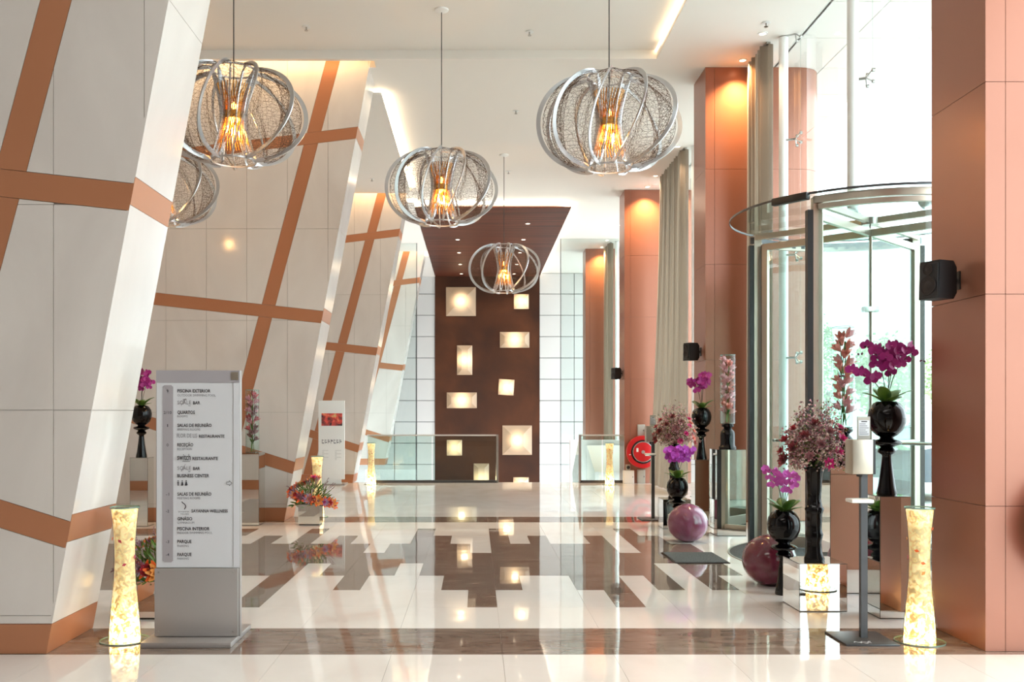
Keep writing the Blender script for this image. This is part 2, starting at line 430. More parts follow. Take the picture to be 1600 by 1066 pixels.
# ------------------------------------------------------------------ leaning marble fins
def clip(poly, a, b, c):          # keep a*x + b*z <= c
    out = []
    for i in range(len(poly)):
        p, q = poly[i], poly[(i+1) % len(poly)]
        dp, dq = a*p[0]+b*p[1]-c, a*q[0]+b*q[1]-c
        if dp <= 0: out.append(p)
        if dp*dq < 0:
            t = dp/(dp-dq); out.append((p[0]+(q[0]-p[0])*t, p[1]+(q[1]-p[1])*t))
    return out
def area_of(p): return abs(sum(p[i][0]*p[(i+1) % len(p)][1]-p[(i+1) % len(p)][0]*p[i][1] for i in range(len(p))))/2 if len(p) > 2 else 0
def shrink(poly, d):
    cx = sum(p[0] for p in poly)/len(poly); cz = sum(p[1] for p in poly)/len(poly); out = poly
    for i in range(len(poly)):
        p, q = poly[i], poly[(i+1) % len(poly)]
        nx, nz = q[1]-p[1], p[0]-q[0]; L = math.hypot(nx, nz)
        if L < 1e-6: continue
        nx /= L; nz /= L; c = nx*p[0]+nz*p[1]
        if nx*cx+nz*cz > c: nx, nz, c = -nx, -nz, -c
        out = clip(out, nx, nz, c-d)
        if len(out) < 3: return []
    return out
XR, SL = -2.238, .187
HB = [(-2.1, .685, -.316, .147), (-1.783, 2.45, -.11, .145), (-1.347, 4.603, .1225, .135)]   # x, top z there, slope, thickness
def fin(y, label, top, nxl=-6.15):
    t = thing('leaning_marble_fin', label, 'pillar', (0, y, 0), 0, None)
    e = .012
    B().prism([(nxl, 0), (XR-e, 0), (XR-e+SL*top, top), (nxl, top)], e, .6-e).build('core', M['marble_joint'], t)
    full = [(nxl, 0), (XR-.001, 0), (XR-.001+SL*top, top), (nxl, top)]
    def above(p, k, bottom=False): # keep above band k top (or bottom edge)
        x, z, s, th = HB[k]; zz = z-(th if bottom else 0)
        return clip(p, s, -1, -(zz-s*x))
    def below(p, k, bottom=True):
        x, z, s, th = HB[k]; zz = z-(th if bottom else 0)
        return clip(p, -s, 1, zz-s*x)
    dx = lambda p, side: clip(p, 1, -.264, -1.75-.264*5.37) if side < 0 else clip(p, -1, .264, 1.75+.264*5.37-.163)
    def diag(p):
        p = clip(p, -1, .264, 1.75+.264*5.37); return clip(p, 1, -.264, -1.75-.264*5.37+.163)
    def add(p, m, nm, y0=0, y1=e, gap=.0014):
        p = shrink(p, gap)
        if area_of(p) > 3e-4: B().prism(p, y0, y1).build(nm, m, t)
    base = clip(full, 0, 1, .157); add(base, M['copper'], 'copper_base')
    levels = []
    r0 = clip(full, 0, -1, -.157)
    levels.append(below(r0, 0)); levels.append(below(above(full, 0), 1)); levels.append(below(above(full, 1), 2)); levels.append(above(full, 2))
    for k in range(3): add(below(above(full, k, True), k, False), M['copper'], 'copper_band')
    for L in levels:
        add(diag(L), M['copper'], 'copper_band')
        for side in (-1, 1):
            R = dx(L, side)
            if area_of(R) < 1e-3: continue
            for gx in range(-9, 3):
                xa = -2.2+.4725*gx; c1 = clip(clip(R, -1, 0, -xa), 1, 0, xa+.4725)
                if area_of(c1) < 1e-4: continue
                for gz in range(-4, 4):
                    za = 3.41+1.07*gz; c2 = clip(clip(c1, 0, -1, -za), 0, 1, za+1.07) if c1 else []
                    if area_of(c2) > 4e-4: add(c2, M['marble'], 'marble_panel')
    zs = [(0, .157, 1), (.157, .582, 0), (.582, .727, 1), (.727, 1.27, 0), (1.27, 2.34, 0), (2.34, 2.485, 1), (2.485, 3.41, 0), (3.41, 4.47, 0), (4.47, 4.605, 1), (4.605, top, 0)]
    for a, b, c in zs:
        if a >= top: continue
        a += .0012; b = min(b, top)-.0012
        B().prism([(XR-e+SL*a, a), (XR+SL*a, a), (XR+SL*b, b), (XR-e+SL*b, b)], .0002, .6).build('copper_band' if c else 'side_marble_panel', M['copper'] if c else M['marble'], t)
        B().prism([(nxl, a), (XR-e+SL*a, a), (XR-e+SL*b, b), (nxl, b)], .6-e, .6).build('rear_cladding', M['copper'] if c else M['marble'], t)
    return t
fin(FINS[0], 'nearest leaning white marble slab with copper bands at the left edge', 5.39)
fin(FINS[1], 'second leaning marble slab with copper bands, behind the directory sign', 5.74)
fin(FINS[2], 'third leaning marble slab with copper bands, behind the white poster totem', 5.74)
fin(FINS[3], 'farthest leaning marble slab, seen past the left glass balustrade', 5.74)

# ------------------------------------------------------------------ copper pillars
def pillar(y, label, top=5.3, z0=0):
    t = thing('copper_pillar', label, 'pillar', (2.678, y, 0))
    W, D = 1.39, .59; e = .01
    def outline(g):
        return [(g, g), (W-D/2, g)]+[(W-D/2+(D/2-g)*math.sin(a), D/2-(D/2-g)*math.cos(a)) for a in [PI*k/12 for k in range(1, 12)]]+[(W-D/2, D-g), (g, D-g)]
    B().prism(outline(e), z0, top-.002, 'z').build('core', M['joint'], t)
    zz = [z0, .765, 1.88, 2.997, 4.11, top]
    if z0 < 0: zz = [z0, -1.4]+zz[1:]
    for a, b in zip(zz, zz[1:]):
        a += .0015; b -= .0015
        box('copper_panel', M['copper_panel'], t, 0, .1035, 0, e, a, b); box('copper_panel', M['copper_panel'], t, .1065, .76, 0, e, a, b)
        box('copper_panel', M['copper_panel'], t, .0, e, e+.0005, D-e-.0005, a, b)
        box('copper_panel', M['copper_panel'], t, 0, .76, D-e, D, a, b)
        pts = [p for p in outline(0) if p[0] > .8]
        B().prism([(.763, 0)]+pts+[(.763, D)], a, b, 'z').build('rounded_end_panel', M['copper_panel'], t, smooth=True)
    return t
pillar(PILLARS[1], 'nearest copper clad pillar at the right edge, carrying a loudspeaker')
pillar(PILLARS[2], 'second copper clad pillar, behind the revolving door post')
pillar(PILLARS[3], 'third copper clad pillar, with the red hose reel')
pillar(PILLARS[4], 'farthest copper clad pillar, beyond the right glass balustrade', z0=-3)

# curtains
def curtain(y0, y1, label, flare=0, x=3.18, side=1):
    b = B(); n = 130; rows = 9; V = []
    for r in range(rows+1):
        z = 5.28-5.26*r/rows; fl = flare*(r/rows)**1.5; row = []
        for i in range(n+1):
            u = i/n; yy = y0+(y1-y0+fl)*u
            ph = u*2*PI*9*(y1-y0)/1.0
            row.append(b.bm.verts.new((x+.055*math.sin(ph)+.018*math.sin(ph*2.3+r*.12)-fl*.12*u, yy+.012*math.sin(ph*.7+r*.3), z)))
        V.append(row)
    for a, c in zip(V, V[1:]):
        for i in range(n): b.bm.faces.new((a[i], a[i+1], c[i+1], c[i]))
    t = thing('curtain', label, 'curtain', (0, 0, 0)); b.build('pleated_fabric', M['curtain'], t, smooth=True, angle=180)
    box('curtain_track', M['steel'], t, x-.02, x+.02, y0, y1, 5.28, 5.3)
curtain(10.3, 11.03, 'gathered taupe curtain beside the revolving door')
curtain(14.4, 16.25, 'taupe curtain flaring towards the floor, behind the second copper pillar', .55)
curtain(22.32, 23.1, 'farthest narrow taupe curtain at the farthest copper pillar')

# ------------------------------------------------------------------ revolving door
DX, DY, DR = 3.446, 8.28, 1.19
rd = thing('revolving_door', 'large glass revolving door with round glass canopy and metal frames', 'door', (DX, DY, 0))
def ring(r0, r1, z0, z1, a0=0, a1=2*PI, seg=72):
    b = B(); full = abs(a1-a0-2*PI) < 1e-6
    n = seg if full else max(4, int(seg*(a1-a0)/(2*PI)))
    V = [[b.bm.verts.new((r*math.cos(a0+(a1-a0)*i/n), r*math.sin(a0+(a1-a0)*i/n), z)) for r, z in ((r0, z0), (r1, z0), (r1, z1), (r0, z1))] for i in range(n if full else n+1)]
    for i in range(n):
        A, C = V[i], V[(i+1) % len(V)]
        for k in range(4): b.bm.faces.new((A[k], A[(k+1) % 4], C[(k+1) % 4], C[k]))
    if not full: b.bm.faces.new(V[0][::-1]); b.bm.faces.new(V[-1])
    return b
B().lathe([(DR, 2.975), (DR, 2.987)], 72).build('canopy_glass', M['door_glass'], rd, smooth=True)
ring(DR-.002, DR+.004, 2.972, 2.99).build('canopy_rim', M['dark_steel'], rd, smooth=True)
ring(1.10, 1.14, 2.91, 2.965, math.radians(226), math.radians(316)).build('ring_beam', M['champagne'], rd, smooth=True)
ring(1.10, 1.14, 2.88, 2.94, math.radians(44), math.radians(136)).build('ring_beam', M['dark_steel'], rd, smooth=True)
wing_r = 1.02
for q, a in enumerate((45, 135, 225, 315)):
    ar = math.radians(a)
    px_, py_ = 1.12*math.cos(ar), 1.12*math.sin(ar)
    if px_ < 0: px_ = -.79
    sg = -1 if px_ < 0 else 1
    B().box(min(px_, px_-sg*.07), max(px_, px_-sg*.07), py_-.03, py_+.03, 0, 2.96).build('post', M['champagne'], rd)
    B().box(min(px_+sg*.001, px_+sg*.045), max(px_+sg*.001, px_+sg*.045), py_-.03, py_+.03, 0, 2.86).build('brush_strip', M['black'], rd)
    R = Matrix.Rotation(ar, 4, 'Z')
    wf = B()
    wf.box(.008, .014, -.008, .008, .02, 2.86); wf.box(wing_r-.055, wing_r, -.022, .022, .02, 2.86)
    wf.box(.014, wing_r-.055, -.02, .02, 2.80, 2.86); wf.box(.014, wing_r-.055, -.02, .02, .02, .12)
    wo = wf.xf(R).build('wing_frame', M['champagne'], rd)
    B().box(.014, wing_r-.055, -.005, .005, .12, 2.80).xf(R).build('wing_glass', M['door_glass'], wo)
    B().tube([(.16, -.022, 1.0), (.16, -.07, 1.0), (wing_r-.1, -.07, 1.0), (wing_r-.1, -.022, 1.0)], .014, 8).xf(R).build('push_bar', M['steel'], wo, smooth=True)
    B().box(wing_r, wing_r+.016, -.004, .004, .03, 2.85).xf(R).build('brush_strip', M['black'], wo)
    B().box(.0, 1.09, -.018, .018, 2.91, 2.96).xf(R).build('canopy_arm', M['champagne'], rd)
B().lathe([(.008, 0), (.008, 2.95)], 12).build('centre_shaft', M['steel'], rd, smooth=True)
B().lathe([(.075, 2.90), (.075, 2.96)], 24).build('centre_hub', M['steel'], rd, smooth=True)
B().box(-.07, .07, -.03, .03, 2.14, 2.19, .012).build('lock_housing', M['steel'], rd, smooth=True)
for a0, a1 in ((math.radians(228), math.radians(312)), (math.radians(48), math.radians(132))):
    ring(1.115, 1.127, .06, 2.9, a0, a1).build('drum_glass', M['door_glass'], rd, smooth=True)
    ring(1.10, 1.14, 0, .06, a0, a1).build('drum_rail', M['champagne'], rd, smooth=True)
    ring(1.10, 1.14, 2.86, 2.9, a0, a1).build('drum_rail', M['champagne'], rd, smooth=True)
B().box(-.02, .035, -.16, .16, 2.93, 2.99, .01).xf(Matrix.Rotation(math.radians(218), 4, 'Z') @ Matrix.Translation((DR, 0, 0))).build('motion_sensor', M['black'], rd, smooth=True)
fm = thing('round_floor_mat', 'round dark entrance mat under the revolving door', 'mat', (DX, DY, 0))
B().lathe([(1.19, 0), (1.19, .006)], 72).build('mat_disc', M['mat_grey'], fm)
ring(1.19, 1.205, 0, .007).build('edge_trim', M['steel'], fm)
t = thing('door_mat', 'rectangular charcoal doormat on the floor between the two mauve spheres', 'mat', (0, 0, 0))
box('mat_pile', M['mat_grey'], t, 1.672, 2.112, 7.92, 8.5, 0, .01); 
box('rubber_edge', M['black_rubber'], t, 1.662, 2.122, 7.91, 8.51, 0, .006)

# ------------------------------------------------------------------ glass screens and balustrades
for xa, xb, lab in ((-2.9, -1.376, 'tall clear glass screen left of the bronze wall'), (1.953, 3.3, 'tall clear glass screen right of the bronze wall')):
    t = thing('glass_screen', lab, 'glass screen', ((xa+xb)/2, 21.9, -3)); h = (xb-xa)/2
    box('glass_pane', M['glass'], t, -h, h, 0, .012, 0, 8.3)
    box('edge_profile', M['dark_steel'], t, (h-.006 if xa < 0 else -h-.006), (h+.008 if xa < 0 else -h+.008), -.006, .018, 0, 8.3)
def balustrade(x0, x1, ret, label):
    t = thing('glass_balustrade', label, 'balustrade', (x0, 17.2, 0)); L = x1-x0
    k = 2; 
    for i in range(k): box('glass_panel', M['glass_green'], t, L*i/k+.01, L*(i+1)/k-.01, 0, .015, .03, .85)
    box('handrail', M['rail'], t, 0, L, -.012, .03, .85, .876); box('base_channel', M['dark_steel'], t, 0, L, -.02, .04, 0, .045)
    rx = L if ret > 0 else 0
    b = B().prism([(0.0, .0), (1.3, -.75), (1.3, .12), (0, .87)], rx-.007, rx+.007, 'x'); b.build('stair_glass_panel', M['glass_green'], t)
    box('end_post', M['steel'], t, rx-.02, rx+.02, -.02, .03, 0, .876)
balustrade(-1.98, .386, 1, 'wide left glass balustrade with a slim steel handrail at the floor edge')
balustrade(1.885, 2.70, -1, 'short right glass balustrade beside the hose reel pillar')
t = thing('stair_parapet', 'low white sloping stair wall behind the right glass balustrade', 'stair wall', (1.95, 17.8, 0))
B().prism([(0, .05), (.0, .16), (1.3, .62), (1.3, -1.2), (0, -1.2)], .28, 1.3, 'x').build('wall_body', M['white'], t)
box('low_wall', M['white'], t, -.04, 1.3, 1.35, 1.6, -1.2, .72)

# ------------------------------------------------------------------ ceiling fittings
def downlight(x, y, z, label, group, spot=0, col=WARM, blend=.6, ang=62):
    t = thing('downlight', label, 'ceiling light', (x, y, z), 0, group)
    ring(.034, .052, -.006, 0).build('trim_ring', M['white'], t, smooth=True)
    B().lathe([(.034, -.003), (.034, -.001)], 20).build('lamp', M['led'], t)
    if spot:
        l = bpy.data.lights.new('spot', 'SPOT'); l.energy = spot; l.color = col; l.spot_size = math.radians(ang); l.spot_blend = blend; l.shadow_soft_size = .03
        o = bpy.data.objects.new('spot', l); COL.objects.link(o); o.parent = t; o.location = (0, 0, -.02)
    return t
for y, lab in ((10.84, 'recessed downlight just in front of the second copper pillar'), (10.08, 'recessed downlight above the nearest curtain'),
               (16.88, 'recessed downlight just in front of the third copper pillar'), (16.1, 'recessed downlight above the flared curtain'), (14.34, 'recessed downlight over the window post in the second bay'),
               (22.98, 'recessed downlight just in front of the farthest copper pillar'), (22.1, 'recessed downlight above the farthest curtain'), (20.3, 'recessed downlight over the window side past the third pillar'),
               (4.76, 'recessed downlight in front of the nearest copper pillar, above the frame'), (3.9, 'recessed downlight above the frame near the camera')):
    near = any(abs(y-(p-.22)) < .05 for p in PILLARS)
    downlight(3.05, y, 5.3, lab, 'downlights along the window side', 400 if near else 60, (1, .58, .24) if near else (1, .75, .5), 1.0, 118 if near else 80)
for i, y in enumerate((19.65, 21.45, 23.2, 25.0, 26.7)):
    for x in (-.42, 1.07):
        nm = ['nearest', 'second', 'third', 'fourth', 'farthest'][i]
        downlight(x, y, 5.2, '%s downlight of the %s row in the walnut ceiling panel' % (nm, 'left' if x < 0 else 'right'), 'downlights in the walnut ceiling panel', 60, (1, .8, .6), .8, 90)
for x, y, z, lab in ((-1.82, 10.15, 5.4, 'small white ceiling sprinkler left of the hanging lamps'), (.58, 10.28, 5.4, 'small white ceiling sprinkler beside the right front pendant'), (3.0, 9.8, 5.3, 'small white ceiling sprinkler beside the window downlight'),
                     (.53, 12.65, 5.3, 'small white ceiling sprinkler above the second pendant row'), (.54, 15.8, 5.3, 'tiny ceiling sprinkler in front of the walnut panel'), (-1.75, 15.9, 5.2, 'small sprinkler under the lowered bay ceiling'),
                     (2.85, 14.0, 5.3, 'small sprinkler right of the large front pendant')):
    t = thing('ceiling_sprinkler', lab, 'sprinkler', (x, y, z))
    B().lathe([(.045, -.006), (.04, 0)], 20).build('rosette', M['white'], t, smooth=True)
    B().lathe([(.008, -.04), (.008, -.006)], 8).build('nozzle', M['steel'], t); B().lathe([(.02, -.044), (.02, -.04)], 12).build('deflector', M['steel'], t)

# ------------------------------------------------------------------ pendants
PH = .36
def rib_path(phi0, n=40):
    pts = []; tw = .55
    for i in range(n+1):
        a = (-1+2*i/n)*1.25; r = .17+(.565-.17)*(math.cos(a)-math.cos(1.25))/(1-math.cos(1.25)); r = .165+(r-.165)**.75*(.4**.25)
        z = PH*math.sin(a)/math.sin(1.25); ph = phi0+tw*(i/n-.5)*1.0
        pts.append((r*math.cos(ph), r*math.sin(ph), z))
    m = 16
    for i in range(1, m):
        z = PH-2*PH*i/m; r = .09+.08*abs(z/PH)**1.6; ph = phi0+tw*.5*(1-2*i/m)
        pts.append((r*math.cos(ph), r*math.sin(ph), z))
    return pts
def make_pendant(label, loc, drop):
    t = thing('pendant_lamp', label, 'pendant lamp', loc, 0, 'wire globe pendant lamps')
    rad = lambda p: Vector((p.x, p.y, .3*p.z if abs(p.z) > .3 else 0)) if p.xy.length > 1e-4 else Vector((1, 0, 0))
    me = B().tube(rib_path(0), .01, closed=True, flat=(.034, .008), up=rad).mesh('rib', M['alu'])
    for k in range(10): put(me, 'rib', t, Matrix.Rotation(2*PI*k/10, 4, 'Z'))
    for nm, z, r in (('top_ring', PH, .172), ('bottom_ring', -PH, .172)):
        ring(r-.006, r+.006, z-.006, z+.006).build(nm, M['alu'], t)
    # net: lobed sheet of random wire cells
    b = B(); nu, nv = 120, 30; V = []; rnd = random.Random(3)
    for j in range(nv+1):
        row = []
        for i in range(nu):
            a = (-1+2*j/nv)*1.12+rnd.uniform(-.036, .036); ph = 2*PI*(i+.5*(j % 2))/nu+rnd.uniform(-.024, .024)
            lobe = .5+.5*math.cos(10*(ph-.275*(j/nv*2-1)*1.0))
            r = (.17+.36*((math.cos(a)-.3)/.7 if math.cos(a) > .3 else 0)**.8)*(1-.26*(1-lobe)*math.cos(a))
            row.append(b.bm.verts.new((r*math.cos(ph), r*math.sin(ph), .345*math.sin(a)/math.sin(1.12))))
        V.append(row)
    for j in range(nv):
        for i in range(nu):
            b.bm.faces.new((V[j][i], V[j][(i+1) % nu], V[j+1][(i+1) % nu], V[j+1][i]))
    net = b.build('wire_net', M['net'], t); md = net.modifiers.new('wire', 'WIREFRAME'); md.thickness = .0026; md.use_even_offset = False; md.use_replace = True
    dg = bpy.context.evaluated_depsgraph_get(); me2 = bpy.data.meshes.new_from_object(net.evaluated_get(dg)); net.modifiers.clear(); net.data = me2
    b = B()
    for k in range(34):
        ph = 2*PI*k/34
        b.tube([((.07+.06*(abs(z)/.24)**1.5)*math.cos(ph+z*1.5), (.07+.06*(abs(z)/.24)**1.5)*math.sin(ph+z*1.5), z) for z in [-.24+.48*i/12 for i in range(13)]], .0042, 4)
    stuff(b.build('amber_wire_core', M['gold'], t))
    ring(.068, .076, -.03, .03).build('core_collar', M['gold'], t, smooth=True)
    for k in range(3):
        a = 2*PI*k/3
        B().lathe([(.006, -.05), (.016, -.035), (.018, -.01), (.006, .01)], 12, .028*math.cos(a), .028*math.sin(a)).build('bulb', M['bulb'], t, smooth=True)
    B().lathe([(.006, .05), (.016, .065), (.018, .09), (.006, .11)], 12).build('bulb', M['bulb'], t, smooth=True)
    l = bpy.data.lights.new('lamp_light', 'POINT'); l.energy = 22; l.color = (1, .55, .2); l.shadow_soft_size = .04
    o = bpy.data.objects.new('lamp_light', l); COL.objects.link(o); o.parent = t; o.location = (0, 0, -.11)
    B().tube([(0, 0, .11), (0, 0, drop)], .0045, 6).build('cable', M['black'], t)
    b = B()
    for k in range(3):
        a = 2*PI*k/3; b.tube([(.17*math.cos(a), .17*math.sin(a), PH), (0, 0, PH+.012)], .002, 4)
    b.build('suspension_wires', M['alu'], t)
    B().lathe([(.02, drop-.03), (.07, drop-.012), (.075, drop)], 24).build('ceiling_rose', M['white'], t, smooth=True)
    return t
PZ = 3.57
p1 = make_pendant('large wire globe pendant, front right, in front of the downlit copper pillar', (1.06, 7.55, PZ), 1.83)
p1['label'] = 'large front wire globe pendant on the right, nearest to the curtains'
for x, y, z, top, lab in ((-1.92, 7.5, PZ+.04, 5.4, 'large front wire globe pendant on the left, half over the copper banded slab'),
                     (-.355, 9.72, PZ, 5.4, 'middle wire globe pendant hanging in front of the walnut ceiling panel'),
                     (.435, 14.8, PZ-.05, 5.3, 'smallest and farthest wire globe pendant, before the bronze wall'),
                     (-3.22, 9.72, PZ, 5.4, 'wire globe pendant mostly hidden behind the nearest leaning slab')):
    c = copy_tree(p1, (x, y, z), random.uniform(0, .5), lab)
    d = top-z
    for ch in c.children:
        if ch.name.startswith('ceiling_rose'): ch.location.z = d-1.83
        if ch.name.startswith('cable'): ch.scale.z = (d)/(1.83)

# ------------------------------------------------------------------ wall lamps on the bronze wall
def shade(x0, x1, y0, y1, lab, rot=0):
    s = 27.22/F; cx, cz = ((x0+x1)/2-744)*s, CAMZ-((y0+y1)/2-647)*s; hw, hh = (x1-x0)/2*s, (y1-y0)/2*s
    t = thing('wall_lamp', lab, 'wall lamp', (cx, 27.22, cz), 0, 'glowing glass lamps on the bronze wall'); t.rotation_euler = (0, rot, 0)
    b = B(); n = 8; d = .13
    m = min(hw, hh)
    out = [(-hw, -hh), (hw, -hh), (hw, hh), (-hw, hh)]; k = .42
    inn = [(-hw+m*(1-k), -hh+m*(1-k)), (hw-m*(1-k), -hh+m*(1-k)), (hw-m*(1-k), hh-m*(1-k)), (-hw+m*(1-k), hh-m*(1-k))]
    A = [b.bm.verts.new((x, -.03, z)) for x, z in out]; C = [b.bm.verts.new((x, -d, z)) for x, z in inn]; D = [b.bm.verts.new((x, 0, z)) for x, z in out]
    for i in range(4):
        b.bm.faces.new((A[i], A[(i+1) % 4], C[(i+1) % 4], C[i])); b.bm.faces.new((D[i], D[(i+1) % 4], A[(i+1) % 4], A[i]))
    b.bm.faces.new(C)
    b.build('glass_shade', M['shade'], t)
    box('back_plate', M['alu'], t, -hw*.6, hw*.6, -.002, .02, -hh*.6, hh*.6)
    l = bpy.data.lights.new('lamp_light', 'POINT'); l.energy = 1.5; l.color = (1, .75, .45); l.shadow_soft_size = .1
    o = bpy.data.objects.new('lamp_light', l); COL.objects.link(o); o.parent = t; o.location = (0, -.3, 0)
shade(697, 743.5, 449, 494, 'big square glowing wall lamp at the top left of the bronze wall')
shade(803, 826, 460, 483, 'small square glowing wall lamp at the top right of the bronze wall')
shade(781, 827, 519, 543.5, 'wide glowing wall lamp on the right, under the small top lamp')
shade(714, 738, 540, 586, 'tall narrow glowing wall lamp in the middle left of the bronze wall')
shade(779, 803, 593, 617.5, 'small slightly tilted glowing wall lamp right of the centre', .06)
shade(698, 745, 613.5, 638, 'wide glowing wall lamp low on the left, above the balustrade')
shade(785, 831, 665, 711, 'big square glowing wall lamp low on the right of the bronze wall')
shade(698, 722, 687.6, 712, 'small square glowing wall lamp seen through the left balustrade')
shade(740, 764, 724.5, 771, 'tall glowing wall lamp cut by the floor edge behind the balustrade')
shade(802, 826, 746, 770, 'lowest glowing wall lamp, just peeking over the floor edge')

# ------------------------------------------------------------------ lit hourglass vases
def make_vase_lamp(label, loc):
    t = thing('lit_glass_vase', label, 'floor lamp', loc, 0, 'lit hourglass vases standing on the floor')
    pr = [(.088, 0), (.085, .06), (.076, .18), (.062, .33), (.058, .45), (.060, .55), (.068, .66), (.076, .73)]
    B().lathe([(r-.006, z*.985+.004) for r, z in pr], 32).build('lit_filling', M['vase_fill'], t, smooth=True)
    B().lathe([(r, z+.004) for r, z in pr], 32, caps=False).build('glass_shell', M['glass_thin'], t, smooth=True)
    ring(.074, .079, .731, .738).build('glass_rim', M['glass_edge'], t, smooth=True)
    B().lathe([(.13, 0), (.13, .005)], 40).build('base_disc', M['glass_thin'], t, smooth=True)
    ring(.128, .132, 0, .006).build('disc_edge', M['glass_edge'], t)
    rnd = random.Random(5)
    for k in range(9):
        z = rnd.uniform(.38, .66); a = rnd.uniform(0, 2*PI); r = .06+abs(z-.45)*.03
        mt = Matrix.Rotation(a, 4, 'Z') @ Matrix.Translation((r+.001, 0, z)) @ Matrix.Rotation(rnd.uniform(0, 3), 4, 'X')
        B().prism([(-.014, 0), (0, -.008), (.014, 0), (.002, .009)], -.001, .001, 'x').xf(mt).build('floating_petal', M[rnd.choice(['orange', 'amber', 'dusty_red'])], t)
    return t
v0 = make_vase_lamp('lit hourglass vase standing between the nearest slab and the directory sign', (-1.94, 5.23, .0005))
for x, y, lab in ((2.435, 5.2, 'lit hourglass vase at the foot of the nearest copper pillar'), (2.36, 16.75, 'small far lit hourglass vase before the right balustrade'),
                  (-1.86, 16.8, 'small far lit hourglass vase before the left balustrade'), (-1.93, 11.5, 'lit hourglass vase partly hidden behind the orange bouquet')):
    copy_tree(v0, (x, y, .0005), random.uniform(0, 6), lab)

# ------------------------------------------------------------------ mirror plinths
def plinth(x, y, wx, wy, h, label):
    t = thing('mirror_plinth', label, 'plinth', (x, y, 0), 0)
    e = .004
    box('core', M['mirror_edge'], t, .001, wx-.001, .001, wy-.001, 0, h-.001)
    box('mirror_panel', M['mirror'], t, .003, wx-.003, 0, e, .006, h-.004); box('mirror_panel', M['mirror'], t, .003, wx-.003, wy-e, wy, .006, h-.004)
    box('mirror_panel', M['mirror'], t, 0, e, .003, wy-.003, .006, h-.004); box('mirror_panel', M['mirror'], t, wx-e, wx, .003, wy-.003, .006, h-.004)
    box('mirror_top', M['mirror'], t, .003, wx-.003, .003, wy-.003, h-e, h)
    return t
plinth(2.04, 5.98, .303, .32, .304, 'low mirrored cube carrying the black bamboo shaped vase, front right')
plinth(2.46, 5.77, .19, .2, .747, 'slim mirrored plinth under the dark magenta orchid')
plinth(2.459, 6.58, .3, .3, .89, 'tall mirrored plinth under the salmon lily cylinder, front right')
plinth(2.46, 9.68, .3, .3, .885, 'tall mirrored plinth beside the far door post')
plinth(2.45, 10.6, .19, .2, .737, 'slim mirrored plinth under the far magenta orchid')
plinth(2.03, 10.28, .303, .3, .32, 'low mirrored cube behind the far orchid and mauve sphere')
plinth(-3.84, 10.5, .2, .2, .765, 'slim mirrored plinth left, under the orchid behind the nearest slab')
plinth(-2.74, 10.6, .31, .3, .81, 'mirrored plinth right behind the directory sign')

# ------------------------------------------------------------------ flowers
def petal(bm, L, W, lift, cup=.3, mtx=None, n=4):
    rows = []
    for i in range(n+1):
        u = i/n; wd = W*math.sin(PI*min(max(.08+u*.86, 0), 1))**.8; a = lift*(1-.6*u*0)
        c = Vector((L*u*math.cos(a), 0, L*u*math.sin(a)+cup*L*u*u*0.3))
        rows.append([(c.x, -wd/2, c.z+cup*wd*.3), (c.x, 0, c.z), (c.x, wd/2, c.z+cup*wd*.3)])
    V = [[bm.verts.new(mtx @ Vector(p)) for p in r] for r in rows]
    for a, b in zip(V, V[1:]):
        for k in range(2): bm.faces.new((a[k], a[k+1], b[k+1], b[k]))
def flower_mesh(name, m, n, L, W, lift, layers=1, cup=.3, n2=None):
    b = B()
    for ly in range(layers):
        for k in range(n):
            R = Matrix.Rotation(2*PI*(k+.5*ly)/n, 4, 'Z')
            petal(b.bm, L*(1-.18*ly), W*(1-.1*ly), lift+.35*ly, cup, R)
    b.bm.normal_update()
    return b.mesh(name, m, smooth=True, angle=180, fix=False)
ORCH = {}
def orchid_bloom(col):
    if col not in ORCH:
        b = B()
        for a, L, W in ((0, .030, .034), (PI, .030, .034), (PI/2, .027, .02), (PI/2+2.1, .027, .018), (PI/2-2.1, .027, .018)):
            petal(b.bm, L, W, .15, .3, Matrix.Rotation(a, 4, 'Z'))
        petal(b.bm, .014, .012, 1.1, .5, Matrix.Rotation(-PI/2, 4, 'Z'))
        ORCH[col] = b.mesh('blossom', M[col], smooth=True, angle=180, fix=False)
    return ORCH[col]
def face_mtx(p, d, s=1, roll=0):
    z = Vector(d).normalized(); return Matrix.Translation(p) @ z.to_track_quat('Z', 'Y').to_matrix().to_4x4() @ Matrix.Rotation(roll, 4, 'Z') @ Matrix.Scale(s, 4)
bud_me = B().lathe([(.001, -.009), (.006, -.005), (.007, 0), (.005, .006), (.001, .01)], 8).mesh('bud', M['bud'], True)
POT = [(.058, 0), (.06, .012), (.05, .06), (.036, .16), (.028, .235), (.03, .25), (.05, .262), (.056, .275), (.046, .288), (.036, .295), (.05, .305), (.082, .316), (.09, .328), (.078, .34), (.045, .347), (.04, .36), (.062, .372), (.09, .40), (.108, .445), (.112, .487), (.104, .53), (.08, .567), (.06, .58), (.055, .574), (.05, .55)]
